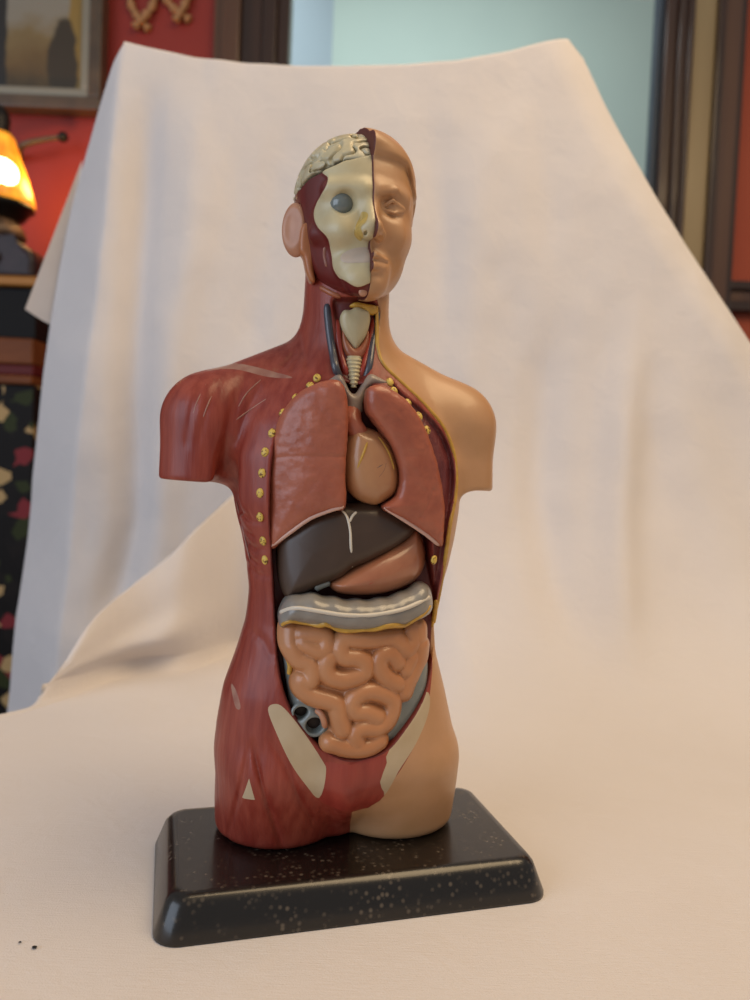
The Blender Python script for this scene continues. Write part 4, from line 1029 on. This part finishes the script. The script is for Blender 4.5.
# cabinet under the lamp
cab = tag(empty('carved_cabinet', (lx(-40), YL, FLZ)), 'dark carved cabinet with gilt rail and painted front under the lit lamp', 'cabinet')
def cb(o): o.location = -Vector(cab.location); return o
BM['gilt'] = mat('gilt_wood', '96601a', .45, metal=.3); BM['brown2'] = mat('orange_brown_wood', '6a3a1c', .5, col2='7a4522', nscale=(10, 30, 30), spec=.2); BM['redw'] = mat('dark_red_wood', '5a1c1c', .5, spec=.2)
BM['blackw'] = mat('black_lacquer', '100d0d', .6, spec=.2)
def floral():
    m = mat('painted_flowers', '14100f', .6, spec=.2); nt = m.node_tree; b = nt.nodes['Principled BSDF']; tc = nt.nodes['Texture Coordinate']
    v = nt.nodes.new('ShaderNodeTexVoronoi'); v.inputs['Scale'].default_value = 36; nt.links.new(tc.outputs['Object'], v.inputs['Vector'])
    sx = nt.nodes.new('ShaderNodeSeparateColor'); nt.links.new(v.outputs['Color'], sx.inputs[0])
    r = nt.nodes.new('ShaderNodeValToRGB'); r.color_ramp.interpolation = 'CONSTANT'; e = r.color_ramp.elements; e[0].color = lin('120d0c'); e[1].position = .92; e[1].color = lin('b09468')
    for p, c in ((.42, '2e3419'), (.55, '15100f'), (.70, '7a2a30'), (.82, '1a1412')): q = e.new(p); q.color = lin(c)
    nt.links.new(sx.outputs[0], r.inputs['Fac']); nt.links.new(r.outputs[0], b.inputs['Base Color']); return m
x0, x1 = lx(-190), lx(62); y0, y1 = YL-.07, W0-.01
zc = lambda py: fz(5, py, y0)
def carved_top():
    bm = bmesh.new(); zt = lz(239.5)
    pr = [(50, zc(277)), (51, zc(258)), (48, zc(250)), (41, zc(244)), (28, zc(239)), (16, zt-.003), (4, zt), (-60, zt), (-190, zt), (-190, zc(277))]
    A = [bm.verts.new((lx(a), y0, z)) for a, z in pr]; B = [bm.verts.new((lx(a), y1, z)) for a, z in pr]; n = len(pr)
    bm.faces.new(A); bm.faces.new(B[::-1])
    for k in range(n): bm.faces.new((A[k], B[k], B[(k+1) % n], A[(k+1) % n]))
    bmesh.ops.bevel(bm, geom=[e for e in bm.edges if all(abs(v.co.y-y0) < 1e-5 for v in e.verts)], offset=.012, segments=4, affect='EDGES', profile=.5)
    return cb(bm_obj('carved_top', bm, BM['carved'], cab))
carved_top()
th = np.linspace(0, 3.6*math.pi, 60); sc = (lx(8), y0-.004, zc(258))
cb(tube('scroll', np.stack([sc[0]+np.cos(th)*(.004+th*.0026), np.full(60, sc[1]), sc[2]+np.sin(th)*(.003+th*.0015)], -1), .0035, BM['carved'], cab, 8, False, 1.0))
cb(boxes('gilt_rail', [((x0, y0-.012, zc(287)), (lx(60), y1, zc(276)))], BM['gilt'], cab, .005))
cb(boxes('frieze', [((x0, y0, zc(338)), (lx(54), y1, zc(287)))], BM['blackw'], cab, .003))
cb(boxes('drawer_front', [((x0, y0-.008, zc(364)), (lx(54), y1, zc(338)))], BM['brown2'], cab, .004))
cb(boxes('red_rail', [((x0, y0-.004, zc(375)), (lx(54), y1, zc(364)))], BM['redw'], cab, .004))
cb(boxes('lower_rail', [((x0, y0-.010, zc(384)), (lx(54), y1, zc(375)))], BM['brown2'], cab, .004))
cb(boxes('painted_front', [((x0, y0, FLZ), (lx(54), y1, zc(384)))], floral(), cab, .003))
# ================================================================== LIGHT
def area(name, loc, aim, size, energy, col, sy=None):
    l = bpy.data.lights.new(name, 'AREA'); l.energy = energy; l.color = col; l.size = size
    if sy: l.shape = 'RECTANGLE'; l.size_y = sy
    o = bpy.data.objects.new(name, l); C.objects.link(o); o.location = loc
    o.rotation_euler = (Vector(aim)-Vector(loc)).to_track_quat('-Z', 'Y').to_euler(); return o
w = bpy.data.worlds.new('world'); bpy.context.scene.world = w; w.use_nodes = True
bg = w.node_tree.nodes['Background']; bg.inputs[0].default_value = (1.0, .97, .96, 1); bg.inputs[1].default_value = .30
area('window_daylight', (-1.8, -1.35, .8), (-.1, .3, .28), 1.9, 29, (.70, .82, 1.0), 1.7)
area('ceiling_lamp', (.55, -.15, 1.5), (.05, .05, .05), 1.0, 20, (1.0, .73, .42))
area('far_room_fill', (.1, 2.0, 2.0), (.4, 3.2, .6), 1.5, 29, (.88, .97, 1.0))  # unseen fill light added to brighten the aqua walls beyond the opening
def point(name, loc, e, col, r):
    l = bpy.data.lights.new(name, 'POINT'); l.energy = e; l.color = col; l.shadow_soft_size = r
    o = bpy.data.objects.new(name, l); C.objects.link(o); o.location = loc; return o
point('lamp_bulb', (lc[0]+.09, lc[1]+.02, lz(180)), 1.6, (1.0, .55, .18), .03)
# ---- two specks of lint on the cloth
for px, py, r, lab in ((20, 942, .00042, 'tiny dark lint speck on the cloth, the smaller of two left of the plinth'), (34.5, 947, .0007, 'tiny dark lint speck on the cloth, the larger of two left of the plinth')):
    bm = bmesh.new(); bmesh.ops.create_icosphere(bm, subdivisions=2, radius=r); c = w_z(px, py, .0005)
    for v in bm.verts: v.co = Vector((v.co.x*1.5, v.co.y, v.co.z*.6))+Vector((0, 0, 0))
    o = bm_obj('lint_speck', bm, BM['black'], None, True); o.location = c; tag(o, lab, 'lint', 'lint specks on the cloth')
# ================================================================== CAMERA
cam = bpy.data.cameras.new('camera'); co = bpy.data.objects.new('camera', cam); C.objects.link(co)
cam.sensor_fit = 'VERTICAL'; cam.sensor_height = 36; cam.sensor_width = 27; cam.lens = 36*FPX/1000; cam.clip_start = .01
cp, sp, cr, sr = math.cos(PITCH), math.sin(PITCH), math.cos(ROLL), math.sin(ROLL)
fwd = Vector((0, cp, -sp)); up0 = Vector((0, sp, cp)); r0 = Vector((1, 0, 0))
right = r0*cr+up0*sr; upv = up0*cr-r0*sr
co.matrix_world = Matrix((( right.x, upv.x, -fwd.x, CAM[0]), (right.y, upv.y, -fwd.y, CAM[1]), (right.z, upv.z, -fwd.z, CAM[2]), (0, 0, 0, 1)))
cam.dof.use_dof = True; cam.dof.focus_distance = .32; cam.dof.aperture_fstop = 9.0
bpy.context.scene.camera = co
vs = bpy.context.scene.view_settings; vs.view_transform = 'Standard'; vs.look = 'None'; vs.gamma = 1; vs.exposure = -.08; vs.use_curve_mapping = False
